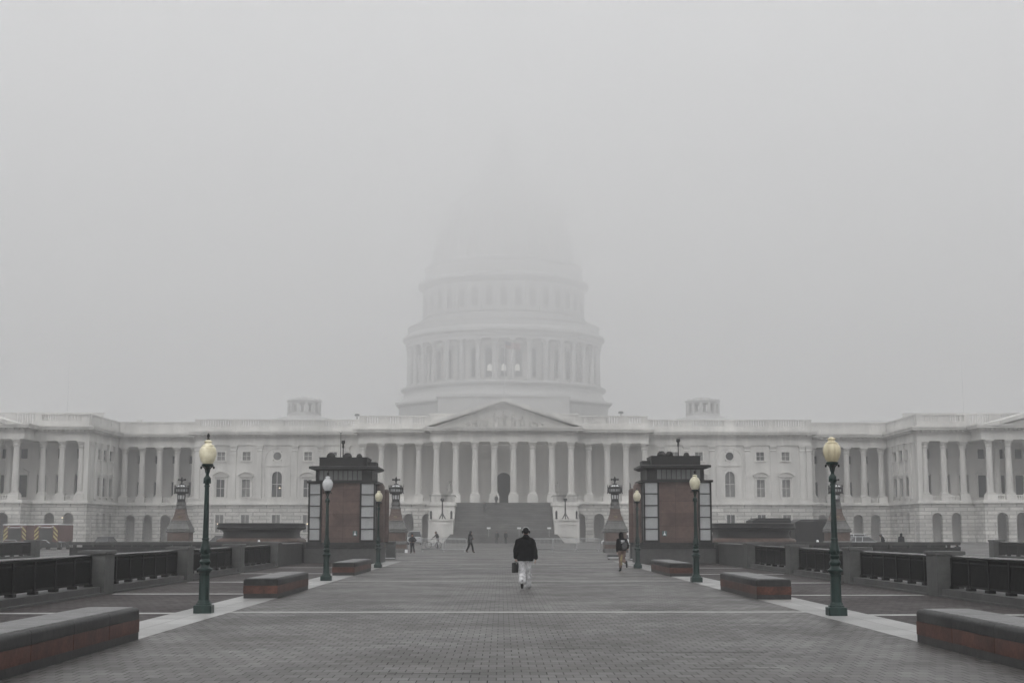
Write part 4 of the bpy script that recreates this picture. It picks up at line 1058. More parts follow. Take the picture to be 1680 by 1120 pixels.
# statues before the portico rear wall beside the door
for s_ in (-1, 1):
    t = thing('niche_statue', f'pale statue standing in the shadow of the portico, {"left" if s_ < 0 else "right"} of the central door', 'statue', (s_*9.0, 243.5, 6.3), group='statues inside the portico')
    obj('figure', MB().cap((0,0,1.3),(0,0,2.5),0.42,0.3,10).cap((0,0,2.5),(0,0,3.1),0.32,0.22,10).ell((0,0,3.55),(0.17,0.19,0.23)).cap((-.3,0,3.0),(-.45,-.1,2.3),.1,.08,8).cap((.3,0,3.0),(.4,-.25,2.5),.1,.08,8), 'carving', t)
    obj('pedestal', MB().box(-0.6,0.6,-0.6,0.6,0,1.0).box(-0.5,0.5,-0.5,0.5,1.002,1.25), 'marble_back', t)
# white stanchion signs at the foot of the stairs
for k, px in enumerate((-2.3, 2.3, 6.85)):
    o = obj('stair_sign', MB().box(-0.28, 0.28, -0.02, 0.02, 0.0, 0.26).rod((0,0,-1.25), (0,0,0.0), 0.012), 'white', loc=(px, 217.0, 2.15))
    o.location.z = 2.1; o.location.y = 221.4
    tag(o, ('small white notice on the stairs, leftmost of three', 'small white notice on the stairs, middle of three', 'small white notice on the stairs, rightmost of three')[k], 'notice', 'white notices on the stairs')
# roof cameras / masts
for x, y, z, s2, lb in ((-25.0, 247, 20.6, 0.5, 'tiny dish on the roof just left of the dome base'), (19.9, 246, 20.9, 0.55, 'small tilted camera on the roof just right of the dome base')):
    o = obj('roof_camera', MB().rod((0,0,0),(0,0,s2),0.08).ell((0,0,s2+0.3),(0.5*s2+.2,0.5*s2,0.45*s2), n=12, m=8), 'bronze', loc=(x, y, z)); tag(o, lb, 'camera')
o = obj('roof_dome_housing', MB().lathe([(3.2,0),(3.1,0.6),(2.2,1.5),(0.8,1.9),(0.1,1.95)], n=24), 'marble_back', loc=(79.5, 262, 20.2)); tag(o, 'low round grey roof housing above the right wing balustrade', 'roof housing')
o = obj('roof_scaffold', MB().rod((0,0,0),(0,0,1.6),.05).rod((3.5,0,0),(3.5,0,1.6),.05).rod((7,0,0),(7,0,1.6),.05).rod((11,0,0),(11,0,1.6),.05).rod((0,0,1.6),(13,0,1.6),.05).rod((0,0,0.9),(13,0,0.9),.05), 'steel', loc=(64.5, 262, 20.0)); tag(o, 'faint pipe guard rail on the roof where the right wing meets the link', 'guard rail')
o = obj('roof_vent', MB().box(-.3,.3,-.3,.3,0,1.2).box(-.45,.45,-.45,.45,1.2,1.5).box(-2.2,-0.6,-.2,.2,0.1,0.5), 'marble_back', loc=(-65.8, 262, 20.2)); tag(o, 'small grey roof vent above the left link', 'roof vent')
for x, lb in ((-76.5, 'hair-thin mast above the left wing roof'), (81.0, 'hair-thin tall mast above the right wing roof')):
    o = obj('roof_mast', MB().rod((0,0,0),(0,0,14),0.05,0.03), 'steel', loc=(x*1.03, 262, 19.5)); tag(o, lb, 'mast')
# ------------------------------------------------------------------ people
def fuse(name, mb, m, parent, voxel, folds=0.0, fscale=0.12):
    o = obj(name, mb, m, parent)
    r = o.modifiers.new('fuse', 'REMESH'); r.mode = 'VOXEL'; r.voxel_size = voxel; r.use_smooth_shade = True
    s1 = o.modifiers.new('smooth', 'SMOOTH'); s1.factor = 0.5; s1.iterations = 3
    if folds:
        tx = bpy.data.textures.new('folds', 'CLOUDS'); tx.noise_scale = fscale; tx.noise_depth = 2
        d = o.modifiers.new('folds', 'DISPLACE'); d.texture = tx; d.strength = folds; d.mid_level = 0.5; d.texture_coords = 'LOCAL'
    return o
DEF = dict(head=(0,0.03,1.63), neck=(0,0,1.47), chest=(0,0,1.28), waist=(0,0,1.06), pelvis=(0,0,0.93),
           shL=(-.185,0,1.40), elL=(-.235,-.02,1.12), wrL=(-.24,.06,.88), shR=(.185,0,1.40), elR=(.235,-.02,1.12), wrR=(.24,.06,.88),
           hipL=(-.09,0,.9), knL=(-.1,.02,.49), anL=(-.1,-.02,.09), toL=(-.12,.16,.035), hipR=(.09,0,.9), knR=(.1,.02,.49), anR=(.1,-.02,.09), toR=(.12,.16,.035),
           hdL=None, hdR=None)
def hand(mb, wr, tip, side, curl=0.5, k=1.0):
    """palm, four unequal bent fingers and a side thumb; wr -> tip direction"""
    wr, tip = Vector(wr), Vector(tip); d = (tip-wr).normalized()
    ac = Vector((0, 1, 0)); ac = (ac - d*ac.dot(d)).normalized()          # across the palm (thumb side forward)
    nm = d.cross(ac).normalized() * (1 if side > 0 else -1)                # curl direction, towards the body
    if nm.x*side > 0: nm = -nm
    palm = wr + d*0.05*k
    for q in (-0.024, -0.008, 0.008, 0.024):
        mb.cap(wr + ac*q*0.6*k, wr + d*0.085*k + ac*q*k*1.1, 0.014*k, 0.0125*k, 8)
    for q, L in ((0.028, .068), (0.0095, .078), (-0.0095, .072), (-0.028, .055)):
        b0 = wr + d*0.088*k + ac*q*k
        a1 = curl*0.7; a2 = curl*1.5
        m1 = b0 + (d*math.cos(a1)+nm*math.sin(a1))*L*0.5*k
        m2 = m1 + (d*math.cos(a2)+nm*math.sin(a2))*L*0.5*k
        mb.cap(b0, m1, 0.0095*k, 0.009*k, 8); mb.cap(m1, m2, 0.009*k, 0.0075*k, 8)
    t0 = wr + d*0.03*k + ac*0.03*k; t1 = t0 + (d*0.6+ac*0.6+nm*0.3).normalized()*0.038*k; t2 = t1 + (d*0.9+nm*0.45+ac*0.1).normalized()*0.032*k
    mb.cap(t0, t1, 0.0125*k, 0.0105*k, 8); mb.cap(t1, t2, 0.0105*k, 0.0085*k, 8)
def leg_cloth(mb, P, grow=0.02, cuff=0.1, hem=0.0):
    mb.ell(Vector(P['pelvis'])-Vector((0,0,0.02)), (0.165+grow*.5, 0.115+grow*.5, 0.13), n=14, m=10)
    for s_ in 'LR':
        h, k, a = Vector(P['hip'+s_]), Vector(P['kn'+s_]), Vector(P['an'+s_])
        mb.cap(h, k, 0.088+grow*.55, 0.06+grow, 14); e = k+(a-k)*(1-cuff)
        mb.cap(k, e, 0.06+grow, 0.045+grow*1.35, 14)
def person(label, loc, rz, P=None, sc=1.0, voxel=0.012, skin='skin', top='cloth_black', legs='cloth_dark', shoes='leather', head='hair', wide=0.0, coat_len=0.0, hem=None, curlR=0.5, curlL=0.5, hood=False, hood_up=False, cap_=False, brim=False, cheek=True, folds=0.012, long_hair=False, legcuff=0.1, grow=0.02):
    J = dict(DEF); J.update(P or {})
    t = thing('person', label, 'person', loc, rz, sc=(sc, sc, sc))
    V = {k: Vector(v) for k, v in J.items() if v is not None}
    b = MB()
    hc = V['head']
    b.ell(hc, (0.076, 0.096, 0.115), n=18, m=14)                         # skull
    b.ell(hc+Vector((0, 0.03, -0.07)), (0.054, 0.062, 0.06), n=14, m=10)  # jaw
    b.cap(hc+Vector((0, 0.09, 0.0)), hc+Vector((0, 0.112, -0.03)), 0.01, 0.014, 8)  # nose
    b.ell(hc+Vector((0, 0.088, -0.065)), (0.024, 0.012, 0.009), n=8, m=6)           # mouth
    b.ell(hc+Vector((0, 0.083, 0.022)), (0.05, 0.016, 0.01), n=10, m=6)             # brow
    for s_ in (-1, 1): b.ell(hc+Vector((s_*0.078, -0.005, -0.01)), (0.012, 0.02, 0.032), n=8, m=8)  # ears
    b.cap(V['neck']-Vector((0,0,0.04)), hc-Vector((0, 0.01, 0.06)), 0.058, 0.052, 14)
    b.cap(V['neck']-Vector((0,0,.07)), V['chest'], 0.075, 0.12, 14); b.cap(V['chest'], V['pelvis'], 0.12, 0.11, 14)
    for s_, q in (('L', -1), ('R', 1)):
        b.cap(V['chest']+Vector((0,0,.08)), V['sh'+s_], 0.08, 0.05, 12)
        b.cap(V['sh'+s_], V['el'+s_], 0.048, 0.038, 12); b.cap(V['el'+s_], V['wr'+s_], 0.038, 0.026, 12)
        tip = V.get('hd'+s_, V['wr'+s_]+(V['wr'+s_]-V['el'+s_]).normalized()*0.17)
        hand(b, V['wr'+s_], tip, q, curlR if s_ == 'R' else curlL)
        b.cap(V['hip'+s_], V['kn'+s_], 0.082, 0.055, 12); b.cap(V['kn'+s_], V['an'+s_], 0.055, 0.036, 12)
        b.cap(V['an'+s_], V['to'+s_], 0.036, 0.026, 10)
    fuse('body', b, skin, t, min(voxel, 0.007))
    g = grow
    c = MB()
    c.ell(V['chest']+Vector((0,0,0.02)), (0.185+wide, 0.125+wide*.4, 0.19), n=16, m=12)
    c.ell(V['chest']+Vector((0,0,-0.14)), (0.172+wide, 0.125+wide*.4, 0.16), n=16, m=12)
    hz = (hem if hem is not None else V['pelvis'].z-0.08)
    px = V['pelvis']
    n = 18; rings = []
    for z, rx, ry in ((hz, 0.18+wide*.9, 0.135+wide*.4), (hz+0.06, 0.187+wide, 0.14+wide*.4), (V['waist'].z, 0.172+wide*.9, 0.13+wide*.4), (V['chest'].z, 0.185+wide, 0.13+wide*.4), (V['neck'].z-0.06, 0.12, 0.08)):
        f_ = (z-px.z)/(V['neck'].z-px.z); cc_ = px.lerp(V['neck'], f_)
        rings.append([(cc_.x+rx*math.cos(2*math.pi*i/n), cc_.y+ry*math.sin(2*math.pi*i/n), z) for i in range(n)])
    c.loft(rings)
    for s_ in 'LR':
        c.cap(V['neck']-Vector((0,0,.05)), V['sh'+s_]+Vector((0,0,0.005)), 0.07, 0.058+g*.6, 12)
        c.cap(V['sh'+s_], V['el'+s_], 0.062+g*.6, 0.052+g*.6, 12)
        c.cap(V['el'+s_], V['el'+s_].lerp(V['wr'+s_], 0.93), 0.052+g*.6, 0.038+g*.6, 12)
    c.cap(V['neck']-Vector((0,0,0.05)), V['neck']+Vector((0,0,0.02)), 0.085, 0.07, 14)
    if hood and not hood_up:
        c.ell(V['neck']+Vector((0,-0.085,-0.035)), (0.12, 0.06, 0.075), n=14, m=10)
    jk = fuse('jacket', c, top, t, voxel, folds)
    l_ = MB(); leg_cloth(l_, J, g, legcuff)
    fuse('trousers', l_, legs, t, voxel, folds)
    for s_ in 'LR':
        a, to = V['an'+s_], V['to'+s_]; d = (to-a); up = Vector((0,0,1))
        sh_ = MB(); heel = a - Vector((0, 0.0, 0.0)) - d.normalized()*0.03
        dd = d.normalized()
        ball = to
        low = Vector((0,0,-0.025)) if abs(dd.z) < 0.75 else Vector((0,-0.025,0))
        sh_.cap(heel+low*1.4, a.lerp(to, .5)+low, 0.042, 0.045, 12); sh_.cap(a.lerp(to, .5)+low*.8, to, 0.045, 0.038, 12)
        sh_.cap(a+Vector((0,0,0.06)), heel+low, 0.047, 0.045, 12)
        fuse('shoe', sh_, shoes, t, max(0.009, voxel))
    # head covering
    h = MB()
    if hood_up:
        h.ell(hc+Vector((0,-0.02,0.01)), (0.108, 0.12, 0.14), n=16, m=12); h.cap(hc+Vector((0,-0.02,-0.04)), V['neck']-Vector((0,0.02,0.02)), 0.1, 0.11, 14)
    elif cap_:
        h.ell(hc+Vector((0,0,0.05)), (0.084, 0.104, 0.072), n=16, m=12); h.cap(hc+Vector((0,0.07,0.055)), hc+Vector((0,0.15,0.045)), 0.03, 0.03, 12)
        h.ell(hc+Vector((0,-0.03,0.0)), (0.079, 0.082, 0.085), n=16, m=12)
        h.lathe([(0.084, hc.z+0.02), (0.086, hc.z+0.06), (0.08, hc.z+0.09)], cx=hc.x, cy=hc.y-0.005, n=18)
    elif brim:
        h.lathe([(0.15, hc.z+0.045), (0.155, hc.z+0.055), (0.085, hc.z+0.065), (0.08, hc.z+0.13), (0.06, hc.z+0.15)], cx=hc.x, cy=hc.y, n=20)
    else:
        h.ell(hc+Vector((0,-0.02,0.03)), (0.086, 0.098, 0.1), n=16, m=12)
        if long_hair: h.cap(hc+Vector((0,-0.05,0)), hc+Vector((0,-0.075,-0.2)), 0.08, 0.06, 12)
    fuse('hood' if hood_up else 'cap' if cap_ else 'hat' if brim else 'hair', h, head, t, max(0.008, voxel))
    return t, V

# main walker
man, MV = person('man seen from behind in black jacket and silvery patterned trousers carrying a black case',
  (0.36, 43.35, 0.004), 0.0, voxel=0.009, sc=1.0,
  P=dict(head=(.02,.02,1.675), neck=(.02,0,1.53), chest=(.0,0,1.32), waist=(0,0,1.07), pelvis=(-.0,0,.93),
         shL=(-.205,0,1.385), elL=(-.285,-.06,1.12), wrL=(-.285,.02,.915), hdL=(-.29,.05,.80),
         shR=(.205,0,1.385), elR=(.28,-.06,1.11), wrR=(.315,.03,.9), hdR=(.295,.06,.78),
         hipL=(-.095,-.01,.92), knL=(-.095,-.02,.50), anL=(-.1,-.33,.22), toL=(-.1,-.27,.05),
         hipR=(.085,.01,.92), knR=(.07,.13,.50), anR=(.09,.22,.1), toR=(.13,.38,.05)),
  top='cloth_black', legs='camo', head='cloth_black', cap_=True, wide=0.062, hem=0.815, hood=True, folds=0.026, legcuff=0.05, grow=0.044, curlL=1.5, curlR=0.35)
hp = MB()
hc = MV['head']
n = 12
hp.tube([(hc.x+0.105*math.cos(math.pi*i/n), hc.y-0.01, hc.z+0.01+0.125*math.sin(math.pi*i/n)) for i in range(n+1)], 0.011, 8)
hb = tag(obj('headphones', hp, 'steel', loc=(0.36, 43.35, 0.004)), 'over-ear headphones with dark cups worn over the black cap of the man with the case', 'headphones')
cu = MB()
for s_ in (-1, 1):
    cu.ell((hc.x+s_*0.1, hc.y-0.01, hc.z-0.01), (0.028, 0.04, 0.05), n=12, m=10)
obj('ear_cups', cu, 'leather', hb)
case = thing('briefcase', 'black hard case hanging from the left hand of the man on the walkway', 'briefcase', (0.36-0.285, 43.35+0.05, 0.004), rz=R(68))
obj('shell', MB().cbox(-0.19, 0.19, -0.055, 0.055, 0.475, 0.765, 0.02).cbox(-0.193, 0.193, -0.006, 0.006, 0.472, 0.768, 0.003), 'leather', case)
obj('handle', MB().tube([(-0.06,0,0.765),(-0.055,0,0.8),(0.055,0,0.8),(0.06,0,0.765)], 0.009, 8), 'leather', case)
for sx in (-1, 1): obj('latch', MB().box(sx*0.11-0.02, sx*0.11+0.02, -0.064, -0.054, 0.72, 0.755), 'chrome', case)
cg = tag(obj('cigarette', MB().rod((0.36+0.295, 43.35+0.07, 0.79), (0.36+0.293, 43.35+0.05, 0.70), 0.008, 0.007), 'cloth_brown'), 'short brown stick held low in the right hand of the man in black', 'stick')

# woman with rucksack
wo, WV = person('hooded person in black top and brown trousers striding away with a grey rucksack',
  (4.79, 62.4, 0.004), R(8), voxel=0.011, sc=0.97, skin='skin', hood=False, hood_up=True, head='cloth_black', top='cloth_black', legs='cloth_brown', wide=0.01,
  P=dict(head=(-.03,.05,1.56), neck=(-.01,.01,1.42), chest=(0,0,1.24), shL=(-.17,0,1.36), elL=(-.22,-.02,1.08), wrL=(-.21,.04,.86), elR=(.25,-.05,1.14), wrR=(.3,.14,1.02),
         shR=(.17,0,1.36), knL=(-.06,.06,.5), anL=(-.06,.1,.1), toL=(-.08,.26,.04), knR=(.05,.06,.48), anR=(.14,-.22,.36), toR=(.17,-.14,.2)), hem=.9, folds=0.016, grow=0.018, legcuff=0.25)
bt = MB()
for a, to in (('anL','toL'), ('anR','toR')):
    k = WV['kn'+a[-1]]; bt.cap(WV[a], WV[a].lerp(k, 0.35), 0.05, 0.056, 12)
fuse('boot_shafts', bt, 'leather', wo, 0.011)
pa = MB()
k, a = WV['knL'], WV['anL']
pa.cap(WV['hipL'].lerp(k, .55)+Vector((0.03,-.03,0)), k+Vector((0.01,-.02,0)), 0.072, 0.072, 12, fl=.9); pa.cap(k+Vector((0.02,-.02,0)), k.lerp(a, .5)+Vector((.02,-.015,0)), 0.07, 0.06, 12)
fuse('trouser_panel', pa, 'patch_yellow', wo, 0.011, 0.012)
lt = MB()    # broken white letters across the back
y_ = -0.155
def stroke(x0, z0, x1, z1): lt.rod((x0, y_, z0), (x1, y_, z1), 0.011, n=6)
for x in (-0.02,):
    stroke(x-.05,1.36,x-.05,1.28); stroke(x-.05,1.36,x-.015,1.34); stroke(x-.015,1.34,x-.015,1.30); stroke(x-.05,1.28,x-.015,1.30)
    stroke(x+.01,1.35,x+.01,1.28); stroke(x+.01,1.35,x+.045,1.36); stroke(x+.045,1.36,x+.045,1.29); stroke(x+.01,1.28,x+.045,1.29)
    stroke(x+.07,1.35,x+.105,1.33); stroke(x+.07,1.31,x+.1,1.29); stroke(x-.05,1.24,x-.02,1.24); stroke(x+.0,1.25,x+.04,1.245)
obj('white_lettering', lt, 'white', wo)
wx, wy = 4.79, 62.4
rk = thing('rucksack', 'grey rucksack slung low on the back of the person in the black hood', 'rucksack', (wx, wy, 0.004), R(8), sc=(0.97,)*3)
rm = MB(); rm.ell((0.07,-0.21,1.08), (0.13,0.08,0.17), n=16, m=12); rm.ell((0.07,-0.26,1.02), (0.09,0.05,0.09), n=14, m=10); rm.ell((0.07,-0.2,1.2),(0.09,0.06,0.08), n=12, m=8)
fuse('pack', rm, 'cloth_grey', rk, 0.011, 0.01)
obj('strap', MB().tube([(-.1,-.14,1.2),(-.14,-.12,1.3),(-.12,-.06,1.42)], 0.016, 6).tube([(.16,-.14,1.2),(.2,-.12,1.3),(.15,-.06,1.42)], 0.016, 6), 'cloth_dark', rk)

# guard with hands on belt, walking phone user, others
person('guard in dark uniform and brimmed hat, hands at belt, beside the left lantern pier', (-7.4, 115.8, 0.004), R(170), voxel=0.02, sc=0.86, brim=True, head='cloth_black', top='cloth_dark', legs='cloth_dark', wide=0.04,
  P=dict(elL=(-.34,-.08,1.16), wrL=(-.17,.12,1.02), elR=(.34,-.08,1.16), wrR=(.17,.12,1.02), knL=(-.13,.02,.49), anL=(-.2,-.02,.09), toL=(-.24,.14,.035), knR=(.1,0,.49), anR=(.12,-.02,.09)), folds=0)
person('walker in a dark coat looking down at a phone, alone in front of the stairs', (-2.91, 119.1, 0.004), R(-120), voxel=0.02, sc=1.0, hood_up=True, head='cloth_dark', top='cloth_dark', legs='cloth_black', wide=0.04, hem=0.78,
  P=dict(head=(0,.08,1.6), elL=(-.22,.1,1.1), wrL=(-.08,.3,1.12), elR=(.22,.1,1.1), wrR=(.08,.3,1.12), knL=(-.1,.16,.5), anL=(-.1,.24,.09), toL=(-.1,.4,.035), knR=(.1,-.06,.5), anR=(.1,-.28,.14), toR=(.1,-.14,.035)), folds=0)
person('person in grey leaning forward behind the crowd barriers left of the stairs', (-6.9, 150.5, 0.004), R(110), voxel=0.025, sc=1.03, top='cloth_grey', legs='cloth_dark', skin='skin_brown',
  P=dict(head=(0,.22,1.56), neck=(0,.13,1.42), chest=(0,.08,1.25), shL=(-.18,.1,1.37), shR=(.18,.1,1.37), elR=(.25,.26,1.16), wrR=(.22,.45,1.04)), folds=0)
for x, r_, lb in ((-1.0, 10, 'left one of two faint people standing together below the stairs'), (0.25, -20, 'right one of two faint people standing together below the stairs')):
    person(lb, (x, 206, 0.004), R(r_), voxel=0.03, sc=1.0, top='cloth_dark', legs='cloth_dark', folds=0, P=dict(knL=(-.12,.1,.5), anL=(-.13,.12,.09), toL=(-.13,.28,.03)))
for x, y, z, lb in ((-3.0, 229.6, 4.63, 'faint figure higher up on the great stairs'), (-1.2, 232.55, 5.9, 'faintest figure, almost at the top of the great stairs'), (-0.7, 214.6, 0.0, 'faint short figure at the foot of the great stairs')):
    if z == 0.0: continue
    person(lb, (x, y, z-0.07), R(5), voxel=0.04, sc=1.0, top='cloth_grey', legs='cloth_grey', folds=0)
sit = dict(head=(0,.06,0.9), neck=(0,-.02,.76), chest=(0,-.05,.56), waist=(0,-.08,.34), pelvis=(0,-.1,.16), shL=(-.18,-.03,.68), shR=(.18,-.03,.68), elL=(-.27,.1,.42), wrL=(-.18,.3,.38), elR=(.27,.1,.42), wrR=(.18,.3,.38),
           hipL=(-.1,-.05,.13), hipR=(.1,-.05,.13), knL=(-.18,.32,.42), knR=(.18,.32,.42), anL=(-.14,.5,.09), anR=(.14,.5,.09), toL=(-.15,.66,.035), toR=(.15,.66,.035))
person('crouching person in a dark jacket seen over the railing near the right edge', (28.8, 93.5, -0.004), R(25), P=sit, voxel=0.02, top='cloth_dark', legs='cloth_dark', hem=.1, folds=0)
person('bent person in a dark jacket and patterned cap seen over the right slotted wall', (29.3, 113.5, -0.008), R(60), voxel=0.02, sc=.93, skin='skin_brown', top='cloth_dark', legs='cloth_dark', cap_=True, head='cloth_grey', folds=0,
  P=dict(head=(0,.2,1.5), neck=(0,.1,1.38), chest=(0,.06,1.22), shL=(-.18,.08,1.33), shR=(.18,.08,1.33)))
person('hooded dark figure seen over the right slotted wall, right of the patterned cap', (30.7, 113.5, -0.008), R(-30), voxel=0.02, sc=.9, top='cloth_dark', legs='cloth_dark', hood_up=True, head='cloth_black', wide=.05, folds=0)

# ------------------------------------------------------------------ crowd barriers
def barrier_parts(t, L=2.0):
    f = MB(); r = 0.027
    f.tube([(-L/2,0,0.22),(-L/2,0,1.02),(-L/2+0.06,0,1.1),(L/2-0.06,0,1.1),(L/2,0,1.02),(L/2,0,0.22),(-L/2,0,0.22)], r, 6)
    f.tube([(-L/2,0,0.22),(L/2,0,0.22)], r, 6)
    for k in range(1, 18):
        x = -L/2+L*k/18; f.rod((x,0,0.22),(x,0,1.1),0.011,n=5)
    obj('frame', f, 'steel', t)
    for sx in (-1, 1):
        obj('foot', MB().tube([(sx*(L/2-0.12),0,0.22),(sx*(L/2-0.12),0,0.06)],r,6).tube([(sx*(L/2-0.12),-0.28,0.02),(sx*(L/2-0.12),-0.2,0.07),(sx*(L/2-0.12),0.2,0.07),(sx*(L/2-0.12),0.28,0.02)],r,6), 'steel', t)
BG = 'metal crowd barriers across the walkway'
bl = ['barred crowd barrier just right of the guard', 'barred crowd barrier between the guard and the phone walker', 'barred crowd barrier just right of the main walking man', 'barred crowd barrier second to the right of the main walking man', 'barred crowd barrier next to the right lantern pier']
bp_ = None
for (x, y, rz), lb in zip(((-6.1, 123.5, 0.05), (-4.3, 122.5, -0.04), (3.05, 123.2, 0.04), (4.95, 123.5, -0.05), (7.0, 124.5, 0.03)), bl):
    if bp_ is None: bp_ = thing('crowd_barrier', lb, 'barrier', (x, y, 0), rz, group=BG); barrier_parts(bp_)
    else: dup(bp_, (x, y, 0), lb, rz)

# ------------------------------------------------------------------ small street things
def bin_(x, y, lb, rz=0):
    t = thing('litter_bin', lb, 'litter bin', (x, y, 0), rz)
    obj('bin_body', MB().cbox(-0.29, 0.29, -0.29, 0.29, 0.02, 0.98, 0.03), 'bin', t)
    obj('lid', MB().cbox(-0.33, 0.33, -0.33, 0.33, 0.985, 1.09, 0.04), 'bin', t)
    obj('liner_edge', MB().box(-0.3, 0.3, -0.31, -0.292, 0.06, 0.1), 'white', t, sm=False)
bin_(-7.15, 90.1, 'dark square litter bin at the inner corner of the left pavilion')
bin_(7.55, 86.8, 'dark square litter bin behind the rucksack walker on the right')
t = thing('folding_board', 'grey folding stand with yellow tape beside the left litter bin', 'folding stand', (-7.75, 87.5, 0), 0.2)
obj('panel', MB().loft([[(-0.2,-0.25,0),(0.2,-0.25,0),(0.2,-0.22,0),(-0.2,-0.22,0)],[(-0.2,-0.02,1.1),(0.2,-0.02,1.1),(0.2,0.01,1.1),(-0.2,0.01,1.1)]]), 'granite_grey', t, sm=False)
obj('back_leg', MB().rod((-0.18,0.02,1.08),(-0.18,0.3,0),0.02).rod((0.18,0.02,1.08),(0.18,0.3,0),0.02).rod((-0.2,-0.26,0),(-0.2,-0.03,1.1),0.025), 'white', t)
obj('tape', MB().tube([(-0.12,-0.12,0.85),(-0.02,-0.2,0.6),(-0.06,-0.23,0.45),(0.08,-0.26,0.3),(0.02,-0.27,0.15),(0.16,-0.3,0.03),(0.3,-0.32,0.02)], 0.022, 6), 'yellow', t)
t = thing('bollard', 'short round grey bollard between right litter bin and the distant lamp post', 'bollard', (7.35, 83.2, 0))
obj('post', MB().lathe([(0.15,0),(0.15,0.82),(0.17,0.83),(0.17,0.88),(0.13,0.93),(0.02,0.95)], n=20), 'granite_grey', t)
obj('base_ring', MB().lathe([(0.2,-0.02),(0.2,0.04),(0.16,0.06)], n=20), 'granite_dark', t)
t = thing('trolley', 'low dark platform with a pale edge on the ground beside the rucksack walker', 'platform', (6.6, 88.6, 0))
obj('deck', MB().cbox(-0.55, 0.55, -0.3, 0.3, 0.06, 0.3, 0.02), 'bin', t)
obj('edge_strip', MB().box(-0.55, 0.55, -0.325, -0.302, 0.1, 0.16), 'white', t, sm=False)
obj('wheel', MB().ell((-0.45,0,0.04),(0.05,0.05,0.05)).ell((0.45,0,0.04),(0.05,0.05,0.05)), 'rubber', t)
t = thing('white_box', 'small white upright box on the ground at the feet of the guard', 'box', (-7.95, 117.0, 0))
obj('carton', MB().cbox(-0.11, 0.11, -0.1, 0.1, 0, 0.26, 0.01), 'white', t)
obj('lid', MB().cbox(-0.115, 0.115, -0.105, 0.105, 0.263, 0.28, 0.008), 'steel', t)
t = thing('bicycle', 'pale bicycle held behind the left crowd barriers', 'bicycle', (-7.3, 148.8, 0), R(15))
for yx, nm in ((-0.5, 'wheel'), (0.55, 'wheel')):
    obj(nm, MB().tube([(yx+0.33*math.cos(2*math.pi*i/20), 0, 0.34+0.33*math.sin(2*math.pi*i/20)) for i in range(21)], 0.025, 5), 'rubber', t)
obj('frame', MB().tube([(-0.5,0,0.34),(0,0,0.3),(0.42,0,0.75),(-0.12,0,0.78),(-0.5,0,0.34)],0.022,6).tube([(0,0,0.3),(-0.15,0,0.9)],0.02,6).tube([(0.55,0,0.34),(0.4,0,0.95),(0.32,0,1.02)],0.022,6), 'white', t)
obj('saddle', MB().ell((-0.16,0,0.93),(0.13,0.07,0.035)), 'leather', t)
obj('handlebar', MB().tube([(0.3,-0.25,1.02),(0.36,-0.1,1.04),(0.36,0.1,1.04),(0.3,0.25,1.02)],0.015,6), 'rubber', t)

# ------------------------------------------------------------------ vehicles (long axis along x)
def car(label, loc, rz, paint, H=1.45, L=4.5, W=1.8, van=False, group='cars parked before the building'):
    t = thing('parked_car', label, 'car', loc, rz, group=group)
    hL, hW = L/2, W/2
    def sec(x, w_, z0, z1): return [(x,-w_,z0),(x,w_,z0),(x,w_,z1*0.72+z0*0.28),(x,w_*0.93,z1),(x,-w_*0.93,z1),(x,-w_,z1*0.72+z0*0.28)]
    bh = H*0.6
    obj('body', MB().loft([sec(-hL,hW*.82,.35,bh*.82), sec(-hL+.12,hW*.95,.25,bh*.95), sec(-hL+.8,hW,.22,bh), sec(hL-1.1,hW,.22,bh), sec(hL-.2,hW*.93,.25,bh*.82), sec(hL,hW*.8,.35,bh*.68)]), paint, t)
    x0 = -hL+0.15 if van else -hL+0.75
    def cs(x, w_, z): return [(x,-w_,z),(x,w_,z)]
    g = MB().loft([[(x0,-hW*.93,bh-.02),(hL-1.0,-hW*.93,bh-.02),(hL-1.0,hW*.93,bh-.02),(x0,hW*.93,bh-.02)], [(x0+(.15 if van else .6),-hW*.74,H-.07),(hL-1.75,-hW*.74,H-.07),(hL-1.75,hW*.74,H-.07),(x0+(.15 if van else .6),hW*.74,H-.07)]])
    obj('windows', g, 'window', t, sm=False)
    ro = MB().cbox(x0+(.12 if van else .55), hL-1.7, -hW*.77, hW*.77, H-.072, H, .03)
    for px_ in (x0+(.3 if van else .75), (x0+hL-1.0)/2):
        for q in (-1, 1): ro.rod((px_-.1, q*hW*.94, bh), (px_, q*hW*.755, H-.05), .035)
    obj('roof', ro, paint, t)
    for x in (-hL+.85, hL-.9):
        for q in (-1, 1):
            w_ = obj('wheel', MB().rod((x, q*(hW-.2), .32), (x, q*(hW+.01), .32), .32, n=18), 'rubber', t)
            obj('rim', MB().rod((x, q*(hW+.012), .32), (x, q*(hW+.022), .32), .2, n=14), 'chrome', w_)
    for q in (-1, 1):
        obj('headlight', MB().ell((hL-.04, q*hW*.62, bh*.68), (.05,.16,.07)), 'white', t)
        obj('tail_light', MB().ell((-hL+.04, q*hW*.66, bh*.8), (.05,.12,.07)), 'truck_red', t)
    return t
car('white estate car passing behind the lantern pier and rucksack walker', (13.4, 168, -0.01), R(180), 'car_white', H=1.42)
car('white four-wheel drive partly hidden by the far right lantern pier', (43.6, 185, -0.05), R(180), 'car_white', H=1.5, van=True, L=4.6)
car('dark low saloon far left beyond the slotted wall', (-45.6, 168, -0.35), R(80), 'car_dark', H=1.45)
car('dark saloon seen behind the nearest left lamp post', (-32.6, 170, -0.2), R(5), 'car_dark', H=1.45)
car('dark van between left bowl planter and left pavilion', (-19.3, 125, -0.05), R(75), 'car_dark', H=1.62, van=True)
